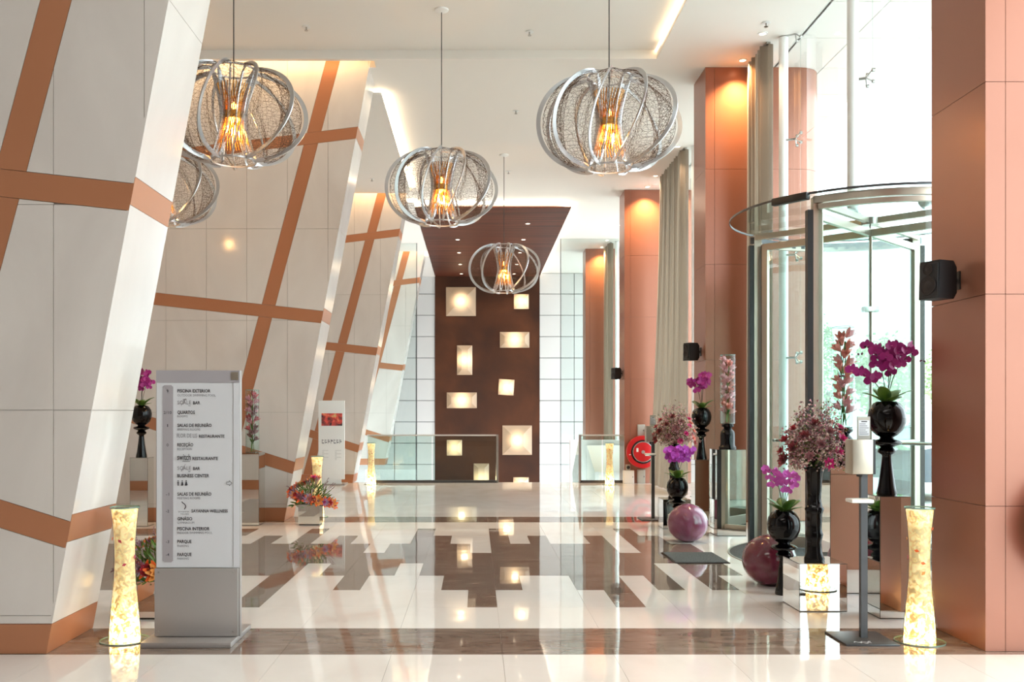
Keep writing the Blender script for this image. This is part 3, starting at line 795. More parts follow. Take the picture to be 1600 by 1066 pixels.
def orchid(label, loc, stems, col, seed, leafrot=0, buds=0, s=1.0, bloom=(1.0, 1.0)):
    """stems: list of (dx, dy, height, arch dx, n flowers)"""
    rnd = random.Random(seed)
    t = thing('potted_orchid', label, 'orchid', loc)
    B().lathe(POT, 36).build('pot', M['black_gloss'], t, smooth=True, angle=60)
    B().lathe([(.05, .55), (.03, .575)], 16).build('moss', M['olive'], t)
    for k, (a, L, up) in enumerate(((.2, .15, .9), (1.5, .13, 1.15), (2.5, .14, .7), (3.7, .16, 1.0), (4.6, .11, .5), (5.5, .15, .8))):
        b = B(); rows = []; a += leafrot
        for i in range(8):
            u = i/7; wd = .078*math.sin(PI*(.12+.84*u))**.7; th = up*(1-.75*u)
            r = .02+L*sum(math.cos(up*(1-.75*q/7)) for q in range(i))/7; z = .57+L*sum(math.sin(up*(1-.75*q/7)) for q in range(i))/7
            rows.append([Vector((r, -wd/2, z+.012*(1-u))), Vector((r, 0, z)), Vector((r, wd/2, z+.012*(1-u)))])
        R = Matrix.Rotation(a, 4, 'Z'); V = [[b.bm.verts.new(R @ q) for q in r_] for r_ in rows]
        for p_, q_ in zip(V, V[1:]):
            for kk in range(2): b.bm.faces.new((p_[kk], p_[kk+1], q_[kk+1], q_[kk]))
        lo = b.build('leaf', M['leaf'], t, smooth=True, angle=180, fix=False)
        sm = lo.modifiers.new('thick', 'SOLIDIFY'); sm.thickness = .003
    for dx, dy, h, arch, nf in stems:
        pts = []
        for i in range(15):
            u = i/14; pts.append(Vector((dx*u+arch*u**2.2, dy*u, .56+h*(u-.13*max(0, u-.5)**2*4))))
        B().tube(pts, .0026, 5).build('stem', M['stem'], t, smooth=True)
        for q in range(nf):
            u = 14*(.58+.42*q/max(1, nf-1)); i = int(u); p = pts[i].lerp(pts[min(i+1, 14)], u-i)
            sd = 1 if q % 2 else -1
            off = Vector((sd*rnd.uniform(.012, .04), rnd.uniform(-.045, .015), rnd.uniform(-.012, .015)))
            put(orchid_bloom(col), 'blossom', t, face_mtx(p+off, (off.x*12+rnd.uniform(-.3, .3), -1+rnd.uniform(-.2, .3), rnd.uniform(-.2, .35)), s*rnd.uniform(.85, 1.12), rnd.uniform(-.4, .4)))
        for q in range(buds):
            p = pts[-1]+Vector(((.022 if arch > 0 else -.022)*(q+1), 0, -.012*q+.02*math.sin(q*2)))
            put(bud_me, 'bud', t, face_mtx(p, (rnd.uniform(-1, 1), -.4, .5)))
    return t
orchid('potted orchid with dark magenta blooms on the slim plinth nearest the right pillar', (2.545, 5.87, .747), [(-.08, -.02, .25, -.13, 5), (-.03, .02, .41, -.05, 7), (.02, -.03, .40, -.01, 9), (.04, .0, .42, .05, 10), (.06, .03, .36, .10, 3)], 'magenta', 1, .4, 4, 1.45)
orchid('potted orchid with pale violet blooms, black pot on the floor by the mirrored cube', (2.13, 6.56, 0), [(-.04, 0, .36, -.07, 7), (-.01, -.02, .34, -.03, 8), (.02, 0, .31, .02, 6), (.04, 0, .29, .05, 5)], 'orchid_pink', 2, 1.2, 1, 1.05)
orchid('potted orchid with bright violet blooms standing behind the far mauve sphere', (2.107, 9.92, 0), [(-.07, -.03, .36, -.03, 10), (-.02, -.05, .38, .0, 12), (.03, -.02, .38, .02, 12), (.07, 0, .36, .05, 10)], 'violet', 3, .8, 0, 1.5)
orchid('potted orchid with magenta blooms on the far slim plinth before the curtain', (2.545, 10.7, .737), [(-.03, 0, .38, -.08, 7), (0, -.03, .44, .01, 9), (.03, 0, .46, .01, 9)], 'magenta', 4, 2.0, 1, 1.4)
orchid('potted orchid with magenta blooms behind the nearest leaning slab, left side', (-3.745, 10.6, .765), [(-.01, 0, .38, .04, 9), (.02, -.02, .46, .03, 9), (.04, 0, .34, .05, 5)], 'magenta', 5, 2.6, 1, 1.4)

# glass cylinders with lilies
LILY = {}
def lily(col, L=.075, lift=.75):
    k = (col, L, lift)
    if k not in LILY: LILY[k] = flower_mesh('blossom', M[col], 6, L, L*.5, lift, 2, .45)
    return LILY[k]
def cylinder_vase(label, loc, cols, seed, r=.078, h=.71, spread=.05, n=20, z0=.12):
    rnd = random.Random(seed); t = thing('flower_cylinder', label, 'vase', loc)
    ring(r-.003, r, 0, h, seg=36).build('glass_cylinder', M['glass_thin'], t, smooth=True)
    B().lathe([(r-.004, 0), (r-.004, .012)], 32).build('glass_foot', M['glass_thin'], t)
    ring(r-.003, r+.0005, h, h+.004).build('glass_rim', M['glass_edge'], t)
    for k in range(3):
        a = 2*PI*k/3; B().tube([(.02*math.cos(a), .02*math.sin(a), .015), (-.015*math.cos(a), .012*math.sin(a), .35), (.02*math.cos(a+1), .02*math.sin(a), h-.1)], .004, 5).build('stem', M['green_stem'], t)
    for k in range(n):
        z = z0+(h-.05-z0)*k/(n-1)+rnd.uniform(-.01, .01); a = k*2.4
        put(lily(rnd.choice(cols), rnd.choice([.07, .08]), 1.0), 'blossom', t, face_mtx((.018*math.cos(a), .018*math.sin(a), z-.02), (math.cos(a)*.8, math.sin(a)*.8, .9), .9))
    b = B()
    for k in range(14):
        a = rnd.uniform(0, 6.28); z = rnd.uniform(.03, h*.5); petal(b.bm, .07, .014, 1.0, .2, Matrix.Translation((.01*math.cos(a), .01*math.sin(a), z)) @ Matrix.Rotation(a, 4, 'Z'))
    stuff(b.build('foliage', M['leaf'], t, fix=False))
    return t
def urn(label, loc):
    t = thing('black_urn_stand', label, 'vase stand', loc)
    B().lathe([(.088, 0), (.09, .02), (.078, .035), (.074, .05), (.075, .15), (.07, .18), (.05, .205), (.04, .215), (.045, .225), (.062, .235), (.064, .252), (.03, .256)], 32, fn=lambda a: 1+.02*math.cos(12*a)).build('fluted_body', M['black_gloss'], t, smooth=True)
    B().lathe([(.06, .256), (.06, .265)], 32).build('top_plate', M['black_gloss'], t)
urn('fluted black urn carrying the salmon lily cylinder', (2.609, 6.73, .89)); urn('fluted black urn carrying the pale pink flower cylinder', (2.61, 9.83, .885))
cylinder_vase('tall glass cylinder packed with salmon pink lilies, before the door glass', (2.609, 6.73, 1.155), ['salmon', 'salmon', 'pale_pink'], 11, n=22)
cylinder_vase('tall glass cylinder packed with pale pink blooms beside the far door post', (2.61, 9.83, 1.15), ['pale_pink', 'pale_pink', 'salmon'], 12, n=26)
cylinder_vase('tall glass cylinder with dusty red flowers right behind the directory sign', (-2.54, 10.75, .81), ['dusty_red', 'dusty_pink', 'brown_pink'], 13, n=20, z0=.16)

# dried arrangements
def dried(label, loc, scale, seed):
    rnd = random.Random(seed); t = thing('dried_flower_arrangement', label, 'flower arrangement', loc)
    prof = [(.062, 0), (.066, .01), (.05, .05), (.045, .12), (.056, .17), (.05, .185), (.046, .21), (.05, .30), (.062, .335), (.05, .35), (.042, .40), (.052, .56), (.068, .60), (.06, .598), (.045, .56)]
    B().lathe(prof, 32, fn=lambda a: 1+.03*math.cos(8*a)).build('black_vase', M['black_gloss'], t, smooth=True, angle=60)
    b = B(); dots = {k: B() for k in ('dried', 'dusty_pink', 'brown_pink', 'mauve', 'olive')}
    H, R = .46*scale, .25*scale
    ends = []
    for k in range(230):
        th = rnd.uniform(0, 2*PI); el = rnd.uniform(.02, 1)**.7
        d = Vector((math.cos(th)*R*math.sqrt(1-el*el*.85)*rnd.uniform(.5, 1.08), math.sin(th)*R*math.sqrt(1-el*el*.85)*rnd.uniform(.5, 1.08), H*el*rnd.uniform(.55, 1.05)))
        p0 = Vector((0, 0, .59)); p1 = p0+d*.5+Vector((0, 0, .03)); p2 = p0+d
        b.tube([p0, p1, p2], .0011, 3); ends.append((p2, d))
        for q in range(14):
            u = rnd.uniform(.5, 1.02); c = p0.lerp(p2, u)+Vector((rnd.gauss(0, .016), rnd.gauss(0, .016), rnd.gauss(0, .016)))
            bb = dots[rnd.choice(['dried', 'dried', 'dusty_pink', 'brown_pink', 'mauve', 'olive'])]; sz = rnd.uniform(.003, .0072)
            mt = Matrix.Translation(c) @ Matrix.Rotation(rnd.uniform(0, 6), 4, 'X') @ Matrix.Rotation(rnd.uniform(0, 6), 4, 'Z') @ Matrix.Scale(sz, 4)
            vs = [bb.bm.verts.new(mt @ Vector(v)) for v in ((1, 1, 1), (1, -1, -1), (-1, 1, -1), (-1, -1, 1))]
            for f in ((0, 1, 2), (0, 2, 3), (0, 3, 1), (1, 3, 2)): bb.bm.faces.new([vs[i] for i in f])
    stuff(b.build('dry_stems', M['stem'], t))
    for k, bb in dots.items(): stuff(bb.build('dry_florets', M[k], t))
    cols = ['dusty_red', 'crimson', 'hot_pink', 'dusty_pink', 'burgundy', 'salmon', 'dusty_pink', 'brown_pink']
    fl = {c: flower_mesh('blossom', M[c], 7, .034, .016, .5, 3, .3) for c in cols}
    for k in range(30):
        th = k*2.4; el = (k+.5)/34*.85
        d = Vector((math.cos(th)*R*math.sqrt(1-el*el)*.8, math.sin(th)*R*math.sqrt(1-el*el)*.8, H*el*.8+.01))
        put(fl[cols[k % len(cols)]], 'blossom', t, face_mtx(Vector((0, 0, .6))+d, d.normalized()+Vector((0, -.3, .1)), rnd.uniform(1.0, 1.6)))
    b = B()
    for k in range(34):
        th = rnd.uniform(0, 6.28); petal(b.bm, rnd.uniform(.06, .13), .02, rnd.uniform(.0, 1.2), .2, Matrix.Translation((.03*math.cos(th), .03*math.sin(th), .6+rnd.uniform(0, .12))) @ Matrix.Rotation(th, 4, 'Z'))
    stuff(b.build('green_foliage', M['leaf'], t, fix=False))
dried('black bamboo shaped vase with a wide dusty pink dried bouquet, front right', (2.185, 6.12, .304), 1.0, 21)
dried('far black vase with a loose pale dried bouquet behind the violet orchid', (2.18, 10.43, .32), 1.05, 22)

# orange bouquets in mirrored boxes
def bouquet(label, loc, seed, rx=.26, h=.34, ry=.2):
    rnd = random.Random(seed); t = thing('flower_box', label, 'flower arrangement', loc)
    for a in ((0, .24, 0, .004), (0, .24, .236, .24), (0, .004, .004, .236), (.236, .24, .004, .236)):
        box('mirror_panel', M['mirror'], t, a[0], a[1], a[2], a[3], .012, .23)
    box('black_foot', M['black'], t, .008, .232, .008, .232, 0, .012); box('soil', M['black'], t, .005, .235, .005, .235, .18, .22)
    b = B(); c0 = Vector((.12, .12, .2)); g = B()
    for k in range(420):
        th = rnd.uniform(0, 2*PI); el = rnd.uniform(0, 1); q = math.sqrt(1-el*el)
        d = Vector((math.cos(th)*q*rx, math.sin(th)*q*ry, el*h)); bb = b if k % 3 else g
        L = rnd.uniform(.04, .07)
        mt = face_mtx(c0+d*rnd.uniform(.4, .85), d.normalized()+Vector((rnd.gauss(0, .4), rnd.gauss(0, .4), rnd.gauss(0, .3))))
        petal(bb.bm, L, .012, PI/2, .2, mt)
    stuff(b.build('foliage', M['leaf'], t, fix=False)); stuff(g.build('grey_foliage', M['olive'], t, fix=False))
    specs = [('orange', 6, .05, .02, .45, 1), ('orange', 6, .052, .02, .35, 1), ('crimson', 9, .034, .026, .7, 4), ('hot_pink', 9, .032, .02, .6, 4), ('lilac', 12, .042, .012, .4, 4), ('amber', 7, .045, .018, .6, 2), ('mauve', 12, .038, .012, .5, 4), ('burgundy', 9, .026, .018, .7, 4), ('dusty_pink', 9, .03, .02, .6, 3)]
    ms = [flower_mesh('blossom', M[c], n, L, W, lf, ly, .35) for c, n, L, W, lf, ly in specs]
    for k in range(80):
        el = ((k*.618+.1) % 1)**1.1; th = k*2.39996; q = math.sqrt(max(0, 1-el*el))
        d = Vector((math.cos(th)*q*rx, math.sin(th)*q*ry, el*h))
        if el < .12 and abs(d.x) < .1: d.z += .03
        put(ms[(k*5+seed) % 9], 'blossom', t, face_mtx(c0+d*.93, (Vector((d.x/rx, d.y/ry, d.z/h)).normalized()+Vector((0, -.55, .1))), rnd.uniform(1.25, 1.8), rnd.uniform(0, 6)))
    b = B()
    for k in range(26):
        th = rnd.uniform(0, 2*PI); el = rnd.uniform(0, .8); q = math.sqrt(1-el*el); d = Vector((math.cos(th)*q*rx, math.sin(th)*q*ry, el*h))
        b.tube([c0+d*.8, c0+d*1.25], .0014, 3)
        for z in range(6): b.tube([c0+d*(1+.05*z), c0+d*(1.03+.05*z)+Vector((rnd.gauss(0, .006),)*3)], .004, 4)
    stuff(b.build('lilac_sprays', M['mauve'], t))
bouquet('bouquet of orange lilies and lilac blooms in a mirrored box before the second slab', (-1.997, 10.63, 0), 31)
bouquet('bouquet of orange lilies in a mirrored box half hidden behind the directory sign', (-2.06, 5.75, 0), 35)

# mauve spheres
for x, y, r, lab in ((2.07, 9.27, .191, 'far mauve glazed ceramic sphere in front of the violet orchid'), (2.145, 6.93, .188, 'nearer mauve glazed ceramic sphere behind the pale violet orchid')):
    t = thing('ceramic_sphere', lab, 'ornament', (x, y, 0), 0, 'mauve ceramic spheres')
    prof = [(max(.012, r*1.03*math.sin(a)), r*.985-r*.985*math.cos(a)) for a in [.22+(PI-.26)*i/32 for i in range(33)]]
    z0 = prof[0][1]; prof = [(p, z-z0) for p, z in prof]
    B().lathe(prof, 56)\
        .build('glazed_body', M['purple' if y > 8 else 'bordeaux'], t, smooth=True, angle=80)

# ------------------------------------------------------------------ loudspeakers
def speaker(y, label):
    t = thing('loudspeaker', label, 'speaker', (2.678, y, 1.99), 0, 'black loudspeakers on the copper pillars')
    b = B(); 
    # body: front normal points -x, turned a little to -y
    R = Matrix.Translation((-.115, -.01, 0)) @ Matrix.Rotation(math.radians(24), 4, 'Z')
    B().prism([(-.07, -.105), (-.062, .105), (.045, .105), (.07, .07), (.07, -.07), (.045, -.105)], -.065, .065).box(-.072, -.062, -.06, .06, -.09, .09, .003).xf(R).build('cabinet', M['black_plastic'], t)
    b = B(); 
    for z, r in ((-.03, .045), (.058, .026)):
        b = B().lathe([(r*.35, .004), (r*.85, -.006), (r, .002), (r+.006, .004), (r+.006, 0)], 24)
        b.xf(R @ Matrix.Translation((-.076, 0, z)) @ Matrix.Rotation(-PI/2, 4, 'Y')); b.build('driver', M['black_rubber'], t, smooth=True)
    B().tube([(-.05, 0, 0), (-.02, 0, 0), (0, 0, 0)], .014, 8).build('bracket_arm', M['black'], t); box('wall_plate', M['black'], t, -.008, 0, -.035, .035, -.05, .05)
speaker(5.27, 'black loudspeaker on the nearest copper pillar, largest in view')
speaker(11.3, 'black loudspeaker on the second copper pillar, above the far orchid')
speaker(17.35, 'black loudspeaker on the third copper pillar, the smallest in view')

# ------------------------------------------------------------------ sanitiser stands
def sanitiser(x, y, label, rz=0, card=True):
    t = thing('sanitiser_stand', label, 'dispenser', (x, y, 0), rz)
    box('base_plate', M['dark_steel'], t, -.16, .13, -.17, .15, 0, .01, .003)
    box('pole', M['dark_steel'], t, -.018, .018, -.015, .015, .01, 1.05)
    d = box('dispenser_housing', M['champagne'], t, -.095, .018, -.09, .02, .92, 1.11, .006)
    box('side_cover', M['black'], t, .019, .032, -.085, .02, .92, 1.11)
    box('nozzle', M['black_rubber'], d, -.05, -.03, -.06, -.03, .905, .92)
    tr = box('drip_tray', M['white_box'], t, -.11, .012, -.12, -.02, .765, .785, .008)
    box('tray_bracket', M['dark_steel'], t, -.05, .018, -.09, .0, .757, .765)
    f = box('notice_frame', M['grey_box'], t, -.04, .03, -.02, -.012, 1.11, 1.235)
    box('notice_sheet', M['sign_white'], f, -.035, .025, -.0215, -.0205, 1.13, 1.215)
    b = B()
    for i in range(6): b.box(-.03, .02-.008*(i % 3), -.0222, -.0216, 1.138+.011*i, 1.141+.011*i)
    b.box(-.02, .012, -.0222, -.0216, 1.205, 1.211); b.build('notice_print', M['ink'], f)
    b = B(); pts = [(-.1+.012*i, -.12+.012*math.sin(i*1.9)+.001*i, .0106) for i in range(9)]
    b.tube(pts, .0016, 4); b.tube([(p[0]+.03, p[1]-.02, .0106) for p in pts[:6]], .0013, 4); b.build('base_script', M['sign_white'], t)
    return t
sanitiser(2.15, 5.26, 'dark hand sanitiser stand beside the mirrored cube, front right')
sanitiser(2.10, 11.25, 'far dark hand sanitiser stand in front of the red hose reel')

# ------------------------------------------------------------------ hose reels
def reel(x, y, z, label, boxes=True):
    t = thing('fire_hose_reel', label, 'hose reel', (x, y, z))
    def disc(r, y0, y1, nm, m, r0=0, par=None):
        b = ring(r0, r, y0, y1, seg=40) if r0 else B().lathe([(r, y0), (r, y1)], 40)
        return b.xf(Matrix.Rotation(PI/2, 4, 'X')).build(nm, m, par or t, smooth=True, angle=30)
    disc(.29, -.01, .10, 'outer_flange', M['red'], .215)
    disc(.2145, -.02, .085, 'hose_coil', M['black_rubber'], .18)
    fr = disc(.178, -.05, .11, 'drum_face', M['red'])
    disc(.185, .10, .115, 'drum_rim', M['alu'], .174)
    for a in (.7, 2.2, 3.9): pass
    disc(.03, .11, .13, 'hub', M['alu']); 
    box('hose_nozzle', M['white_box'], t, .03, .14, -.14, -.12, -.07, -.03, .008)
    box('instruction_label', M['white_box'], fr, -.12, -.085, -.114, -.111, 0, .07); box('warning_label', M['white_box'], t, -.25, -.22, -.104, -.101, -.055, -.04)
    box('wall_bracket', M['dark_steel'], t, -.06, .06, -.0, .055, -.2, .2)
    return t
reel(2.985, 17.045, .57, 'red fire hose reel on the third copper pillar')
reel(3.165, 4.925, .66, 'red fire hose reel at the right edge on the nearest pillar, barely in frame')
def P3(px, py, y=17.09): return (px-744)*y/F, CAMZ-(py-647)*y/F
for x0, x1, y0, y1, m, lab, dp in ((996, 1007.5, 663.5, 682, 'grey_box', 'grey cabinet just above the hose reel', .03), (1010, 1019, 668, 692, 'grey_box', 'small grey panel at the upper right of the hose reel', .16),
                              (973, 990, 735, 758.3, 'white_box', 'white cabinet at the floor under the hose reel', .08), (995.5, 1007.5, 734, 758.3, 'grey_box', 'grey cabinet at the floor right of the white one', .06)):
    a = P3(x0, y1); b_ = P3(x1, y0); z0 = max(a[1], 0)
    t = thing('wall_cabinet', lab, 'cabinet', ((a[0]+b_[0])/2, 17.1, z0)); hw = (b_[0]-a[0])/2; hh = b_[1]-z0
    box('body', M[m], t, -hw, hw, -dp, 0, 0, hh, .004); box('door_panel', M[m], t, -hw+.012, hw-.012, -dp-.004, -dp, .012, hh-.012); box('latch', M['dark_steel'], t, hw-.03, hw-.02, -dp-.01, -dp-.004, hh*.45, hh*.55)
a = P3(981, 735.5)
t = thing('alarm_button', 'small grey box with a round black dial on the white cabinet', 'alarm', (a[0], 17.1, a[1]+.01))
box('housing', M['grey_box'], t, -.04, .04, -.06, 0, 0, .1, .004)
B().lathe([(.028, 0), (.03, .006), (.01, .012)], 20).xf(Matrix.Translation((0, -.06, .05)) @ Matrix.Rotation(PI/2, 4, 'X')).build('dial', M['black'], t, smooth=True)

# ------------------------------------------------------------------ directory sign
def text_into(b, s, x, z, wd, hh, y, off=.0, center=False, shear=0):
    cu = bpy.data.curves.new('t', 'FONT'); cu.body = s; cu.size = 1; cu.offset = off; cu.shear = shear; cu.resolution_u = 2
    o = bpy.data.objects.new('t', cu); COL.objects.link(o); bpy.context.view_layer.update()
    me = bpy.data.meshes.new_from_object(o.evaluated_get(bpy.context.evaluated_depsgraph_get()))
    xs = [v.co.x for v in me.vertices]; x0, x1 = min(xs), max(xs)
    cap = .73; sx = (wd/(x1-x0)) if wd else hh/cap; sz = hh/cap
    if center: x -= sx*(x1-x0)/2
    k = len(b.bm.verts); b.bm.from_mesh(me); b.bm.verts.ensure_lookup_table()
    for v in b.bm.verts[k:]: v.co = Vector((x+(v.co.x-x0)*sx, y, z+v.co.y*sz))
    bpy.data.objects.remove(o); bpy.data.curves.remove(cu); bpy.data.meshes.remove(me)
SY = 5.19
t = thing('directory_sign', 'tall floor directory sign listing hotel rooms and restaurants on a metal foot', 'sign', (-1.53, SY, 0))
def L(px, py): return ((px-744)*SY/F+1.53, CAMZ-(py-647)*SY/F)
xa, ztop = L(243, 578.5); xb = L(375, 0)[0]; zlow = L(0, 888)[1]
box('foot_plate', M['sign_metal'], t, -.262, .222, -.14, .32, 0, .03, .006)
box('frame_body', M['sign_metal'], t, xa, xb, .006, .045, .03, ztop, .003)
box('header_strip', M['sign_grey'], t, xa+.004, xb-.003, .0, .006, L(0, 598)[1], ztop-.002)
box('directory_panel', M['sign_white'], t, xa+.006, xb-.004, .001, .006, zlow+.003, L(0, 598.5)[1])
lp = box('lower_plate', M['sign_metal'], t, xa-.002, xb-.01, -.012, .006, .034, zlow, .002)
for sx in (xa+.02, xb-.035):
    for sz in (.06, zlow-.02): B().lathe([(.005, 0), (.005, .003)], 10).xf(Matrix.Translation((sx, -.012, sz)) @ Matrix.Rotation(PI/2, 4, 'X')).build('screw', M['steel'], lp)
box('side_strip', M['alu'], t, L(364, 0)[0], L(364.6, 0)[0], -.0005, .001, zlow+.003, L(0, 598.5)[1])
b = B(); x0_, x1_ = L(254, 0)[0], L(270.5, 0)[0]; z0_, z1_ = L(0, 879)[1], L(0, 602)[1]; r = .01
b.prism([(x0_, z0_+r), (x0_+r, z0_), (x1_-r, z0_), (x1_, z0_+r), (x1_, z1_-r), (x1_-r, z1_), (x0_+r, z1_), (x0_, z1_-r)], -.0008, .001).build('floor_number_strip', M['sign_grey'], t)
box('header_emblem', M['champagne'], t, L(361, 0)[0], L(372.5, 0)[0], -.002, .0, L(0, 594)[1], L(0, 581.5)[1])
bold, thin = B(), B(); yb = -.0012
for s, x, y, x2, h in (('PISCINA EXTERIOR', 277.2, 613.4, 329, 5.2), ('BAR', 301.8, 632, 312.8, 5.0), ('QUARTOS', 277.2, 647, 304.6, 5.4), ('SALAS DE REUNIÃO', 277.2, 667.3, 330.8, 5.2), ('RESTAURANTE', 311, 684.2, 351, 5.0),
                       ('RECEÇÃO', 277.2, 697.7, 302, 5.2), ('RESTAURANTE', 300.8, 719, 340.6, 5.0), ('BAR', 301.8, 734.5, 312.6, 5.0), ('BUSINESS CENTER', 277.2, 746, 327, 5.2), ('SALAS DE REUNIÃO', 277.2, 774.6, 330.4, 5.2),
                       ('SAYANNA WELLNESS', 299.2, 801, 356, 5.0), ('GINÁSIO', 277.2, 813.3, 300.4, 5.2), ('PISCINA INTERIOR', 277.2, 828.8, 327.6, 5.2), ('PARQUE', 277.2, 848.8, 299.5, 5.2), ('PARQUE', 277.2, 869, 299.5, 5.2)):
    p, q = L(x, y), L(x2, y); text_into(bold, s, p[0], p[1], q[0]-p[0], h*SY/F, yb, .022)
for s, y in (('9', 613.4), ('2/10', 647), ('1', 667.3), ('0', 697.7), ('-1', 774.6), ('-2', 801), ('-3', 848.8), ('-4', 869)):
    p = L(262, y); text_into(bold, s, p[0], p[1], {'2/10': 12.5, '1': 1.5, '9': 3, '0': 3.2}.get(s, 5)*SY/F, 4.6*SY/F, yb-.0003, .008, True)
for s, x, y, x2, h in (('OUTDOOR SWIMMING POOL', 277.2, 619.6, 337, 3.6), ('ROOMS', 277.2, 652.4, 293.5, 3.6), ('BRIEFING ROOMS', 277.2, 672.9, 313, 3.6), ('RECEPTION', 277.2, 703.5, 300, 3.6), ('MEETING ROOMS', 277.2, 780.3, 313, 3.6),
                       ('GYMNASIUM', 277.2, 818.7, 303.5, 3.6), ('INDOOR SWIMMING POOL', 277.2, 834.5, 332, 3.6), ('PARKING', 277.2, 855, 295, 3.6), ('PARKING', 277.2, 874.8, 295, 3.6),
                       ('SCALE', 277.2, 632, 298.6, 6), ('FLOR DE LIS', 276.5, 684, 308, 6.6), ('SCALE', 277.2, 734.5, 298.6, 6), ('SAYANNA', 278.3, 800.8, 295.6, 2.2), ('WELLNESS', 282, 804.4, 295.2, 2.2)):
    p, q = L(x, y), L(x2, y); text_into(thin, s, p[0], p[1], q[0]-p[0], h*SY/F, yb, 0)
p, q = L(277, 719), L(298, 719); text_into(bold, 'switch', p[0], p[1], q[0]-p[0], 10*SY/F, yb, .012)
k = SY/F
p = L(285, 721); bold.box(p[0], p[0]+12*k, yb, yb+.0003, p[1]-.4*k, p[1]+.4*k)
def stroke(b, pts, wd=.5):
    pts = [L(*q) for q in pts]
    for a, c in zip(pts, pts[1:]):
        dx, dz = c[0]-a[0], c[1]-a[1]; n_ = math.hypot(dx, dz) or 1; ox, oz = -dz/n_*wd*k/2, dx/n_*wd*k/2
        b.poly([(a[0]+ox, yb, a[1]+oz), (c[0]+ox, yb, c[1]+oz), (c[0]-ox, yb, c[1]-oz), (a[0]-ox, yb, a[1]-oz)])
stroke(bold, [(284, 784), (285.5, 785.8), (288.5, 788), (290.3, 790.6), (290.2, 793), (288, 796)], 1.3)
for yy in (0, 102.5): stroke(thin, [(283, 634.5+yy), (287, 627+yy), (290, 623+yy)], .6); stroke(thin, [(294, 634+yy), (298, 634.4+yy)], .7)
for q in range(4): stroke(thin, [(286+q*1.6, 623.5), (286.8+q*1.6, 625.8)], .6)
for cx_ in (278.4, 284.8, 291):                                        # washroom pictograms
    p = L(cx_, 751.6); bold.prism([(p[0]+1.0*k*math.cos(a), p[1]+1.0*k*math.sin(a)) for a in [2*PI*i/8 for i in range(8)]], yb, yb+.0004)
    p = L(cx_, 753); wd = 1.5 if cx_ < 280 else (2.0 if cx_ < 288 else 2.4)
    if cx_ < 280: bold.prism([(p[0]-wd*k, p[1]), (p[0]+wd*k, p[1]), (p[0]+.9*k, p[1]-3*k), (p[0]+.8*k, p[1]-6*k), (p[0]-.8*k, p[1]-6*k), (p[0]-.9*k, p[1]-3*k)], yb, yb+.0004)
    else: bold.prism([(p[0]-.8*k, p[1]), (p[0]+.8*k, p[1]), (p[0]+wd*k, p[1]-5*k), (p[0]+.9*k, p[1]-6*k), (p[0]-wd*k, p[1]-6*k)], yb, yb+.0004)
stroke(bold, [(354.2, 753.4), (358.2, 753.4), (358.2, 751.3), (362.6, 755.3), (358.2, 759.2), (358.2, 757.2), (354.2, 757.2), (354.2, 753.4)], .7)
stuff(bold.build('bold_lettering', M['ink'], t, fix=False)); stuff(thin.build('thin_lettering', M['ink_light'], t, fix=False))

# poster totem
TY = 16.6
t = thing('poster_totem', 'white poster totem with a small picture, standing before the third slab', 'sign', (-2.54, TY, 0))
def L2(px, py): return ((px-744)*TY/F+2.54, CAMZ-(py-647)*TY/F)
a, c = L2(497, 748), L2(538, 626)
box('foot_plate', M['sign_metal'], t, -.25, .24, -.05, .4, 0, .025, .004); box('white_body', M['white'], t, a[0], c[0], .03, .07, .1, c[1], .004)
box('lower_leg', M['white'], t, a[0]+.02, c[0]-.06, .035, .065, .02, .1)
q0, q1 = L2(502, 665.5), L2(534.5, 646)
box('picture', M['photo'], t, q0[0], q1[0], .026, .03, q0[1], q1[1])
b = B()
for i in range(7):
    x = L2(502.5+4.6*i, 0)[0]; z = L2(0, 693.5)[1]; b.box(x, x+.008, .0285, .03, z, z+.075); b.box(x+.012, x+.035, .0285, .03, z+.012*(i % 4), z+.012*(i % 4)+.02); b.box(x+.01, x+.03, .0285, .03, z+.055, z+.066)
for i in range(9):
    z = L2(0, 704)[1]-.02*i
    for xx in (503, 523): x = L2(xx, 0)[0]; b.box(x, x+(.03 if i % 3 else .11), .0285, .03, z-.003, z)
b.build('printed_text', M['ink_light'], t)

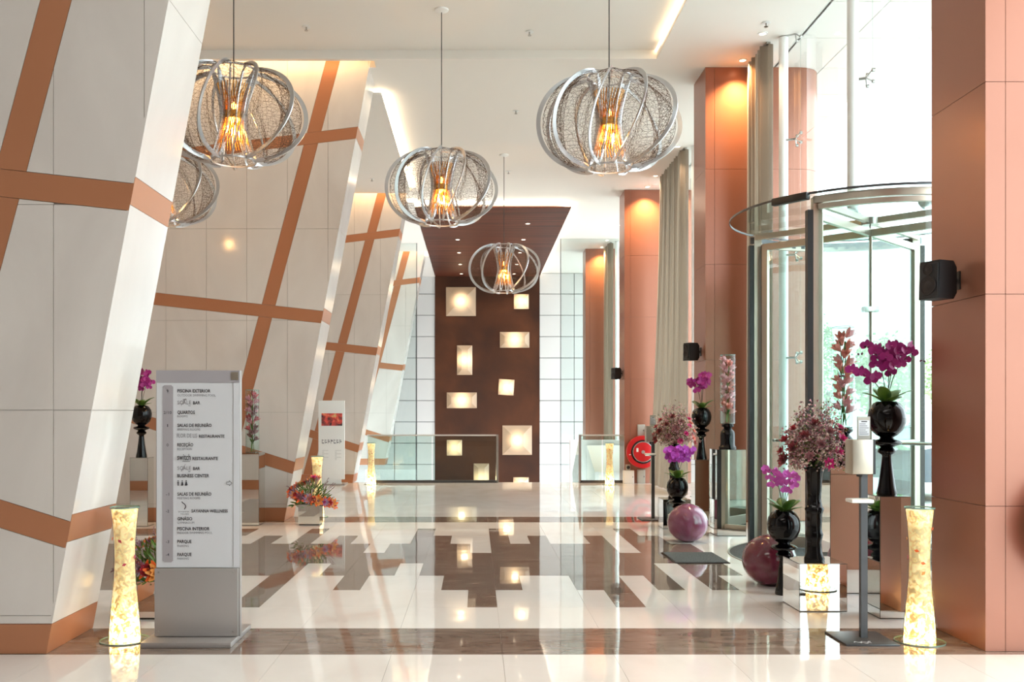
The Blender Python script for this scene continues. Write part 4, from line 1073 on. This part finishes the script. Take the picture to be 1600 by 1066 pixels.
# ------------------------------------------------------------------ outdoors
ground = struct(box('ground', M['paving'], None, 3.5, 90, -40, 120, -.2, -.03))
struct(box('floor_threshold', M['floor_light'], None, 3.5, 4.6, -9, 27.6, -.2, -.005))
cn = thing('entrance_canopy', 'white panelled canopy outside above the glass wall', 'canopy', (3.47, 0, 5.3))
box('canopy_core', M['marble_joint'], cn, 0, 1.35, -6, 30, .012, .35)
for i in range(40):
    for a, c in ((0, .59), (.59, 1.35)): box('soffit_panel', M['ceiling'], cn, a+.004, c-.004, -6+.9*i+.004, -5.1+.9*i-.004, 0, .012)
t = thing('canopy_strut', 'grey sloping steel strut outside above the revolving door', 'strut', (0, 0, 0))
B().tube([(4.75, 7.5, 3.95), (4.0, 8.5, 3.12)], .05, 12).build('tube', M['alu'], t, smooth=True)
def tree(x, y, h, r, label, kind, seed):
    rnd = random.Random(seed); t = thing('tree' if kind else 'cypress_tree', label, 'tree', (x, y, -.03), 0, 'trees outside')
    B().lathe([(.05*h/3+.02, 0), (.03*h/3+.01, h*.6)], 10).build('trunk', M['bark'], t, smooth=True)
    b = B()
    for k in range(1500):
        if kind:
            a, cz = rnd.uniform(0, 6.28), rnd.uniform(-1, 1); q = math.sqrt(1-cz*cz); rr = rnd.uniform(.6, 1)+.15*math.sin(5*a+3*cz)
            p = Vector((r*rr*q*math.cos(a), r*rr*q*math.sin(a), h*.7+h*.3*rr*cz))
        else:
            a, u = rnd.uniform(0, 6.28), rnd.uniform(.03, 1); rr = r*math.sin(PI*min(1, .12+u*.86))**.6*rnd.uniform(.6, 1); p = Vector((rr*math.cos(a), rr*math.sin(a), h*u))
        sz = (.16 if kind else .08)*h/4
        mt = Matrix.Translation(p) @ Matrix.Rotation(rnd.uniform(0, 6), 4, 'X') @ Matrix.Rotation(rnd.uniform(0, 6), 4, 'Z')
        b.poly([mt @ Vector(v) for v in ((-sz/2, 0, 0), (0, -sz/3, 0), (sz/2, 0, 0), (0, sz/3, 0))])
    stuff(b.build('foliage', M['tree_leaf'], t, fix=False))
tree(5.95, 16, 2.75, .2, 'slim cypress seen left through the revolving door glass', 0, 41)
tree(8.4, 19.5, 2.9, .7, 'leafy street tree seen behind the magenta orchid', 1, 42)
tree(4.9, 14.6, 3.6, .35, 'slim cypress close outside the second window bay', 0, 43)
tree(7.0, 20, 4.4, .5, 'tall cypress between the door frames', 0, 44)
tree(13.2, 26, 3.2, .9, 'street tree on the right outside the revolving door', 1, 45)
def building(x, y, wx, wy, h, label, nx, nz):
    t = thing('building', label, 'building', (x, y, -.03)); box('wall_block', M['facade'], t, 0, wx, 0, wy, 0, h)
    for i in range(nx):
        for j in range(nz):
            a = wx*(i+.15)/nx; z = h*(j+.2)/nz
            f = box('window_frame', M['white'], t, a, a+wx*.7/nx, -.08, 0, z, z+h*.6/nz); box('window_pane', M['facade_glass'], f, a+.1, a+wx*.7/nx-.1, -.1, -.08, z+.1, z+h*.6/nz-.1)
building(22.9, 50, 12, 12, 22, 'tall pale office block far behind the entrance canopy', 7, 12)
building(9.5, 46, 11, 8, 3.4, 'low pale building beyond the street trees', 8, 1)
ca = thing('parked_car', 'dark blue car parked outside behind the revolving door', 'car', (8.2, 14.6, -.03), .15)
B().prism([(-2.0, .3), (-2.05, .75), (-1.5, .85), (-.9, 1.32), (.6, 1.36), (1.2, .95), (1.95, .8), (2.05, .45), (2.0, .3)], -.8, .8).build('car_body', M['car_paint'], ca)
B().prism([(-1.35, .88), (-.85, 1.27), (.55, 1.3), (1.02, .95)], -.805, .805).build('side_windows', M['facade_glass'], ca)
wm = B().lathe([(.3, -.1), (.31, -.08), (.31, .08), (.3, .1)], 24).xf(Matrix.Rotation(PI/2, 4, 'X')).mesh('wheel', M['black_rubber'], True)
for x in (-1.3, 1.25):
    for y in (-.75, .75): put(wm, 'wheel', ca, loc=(x, y, .31))
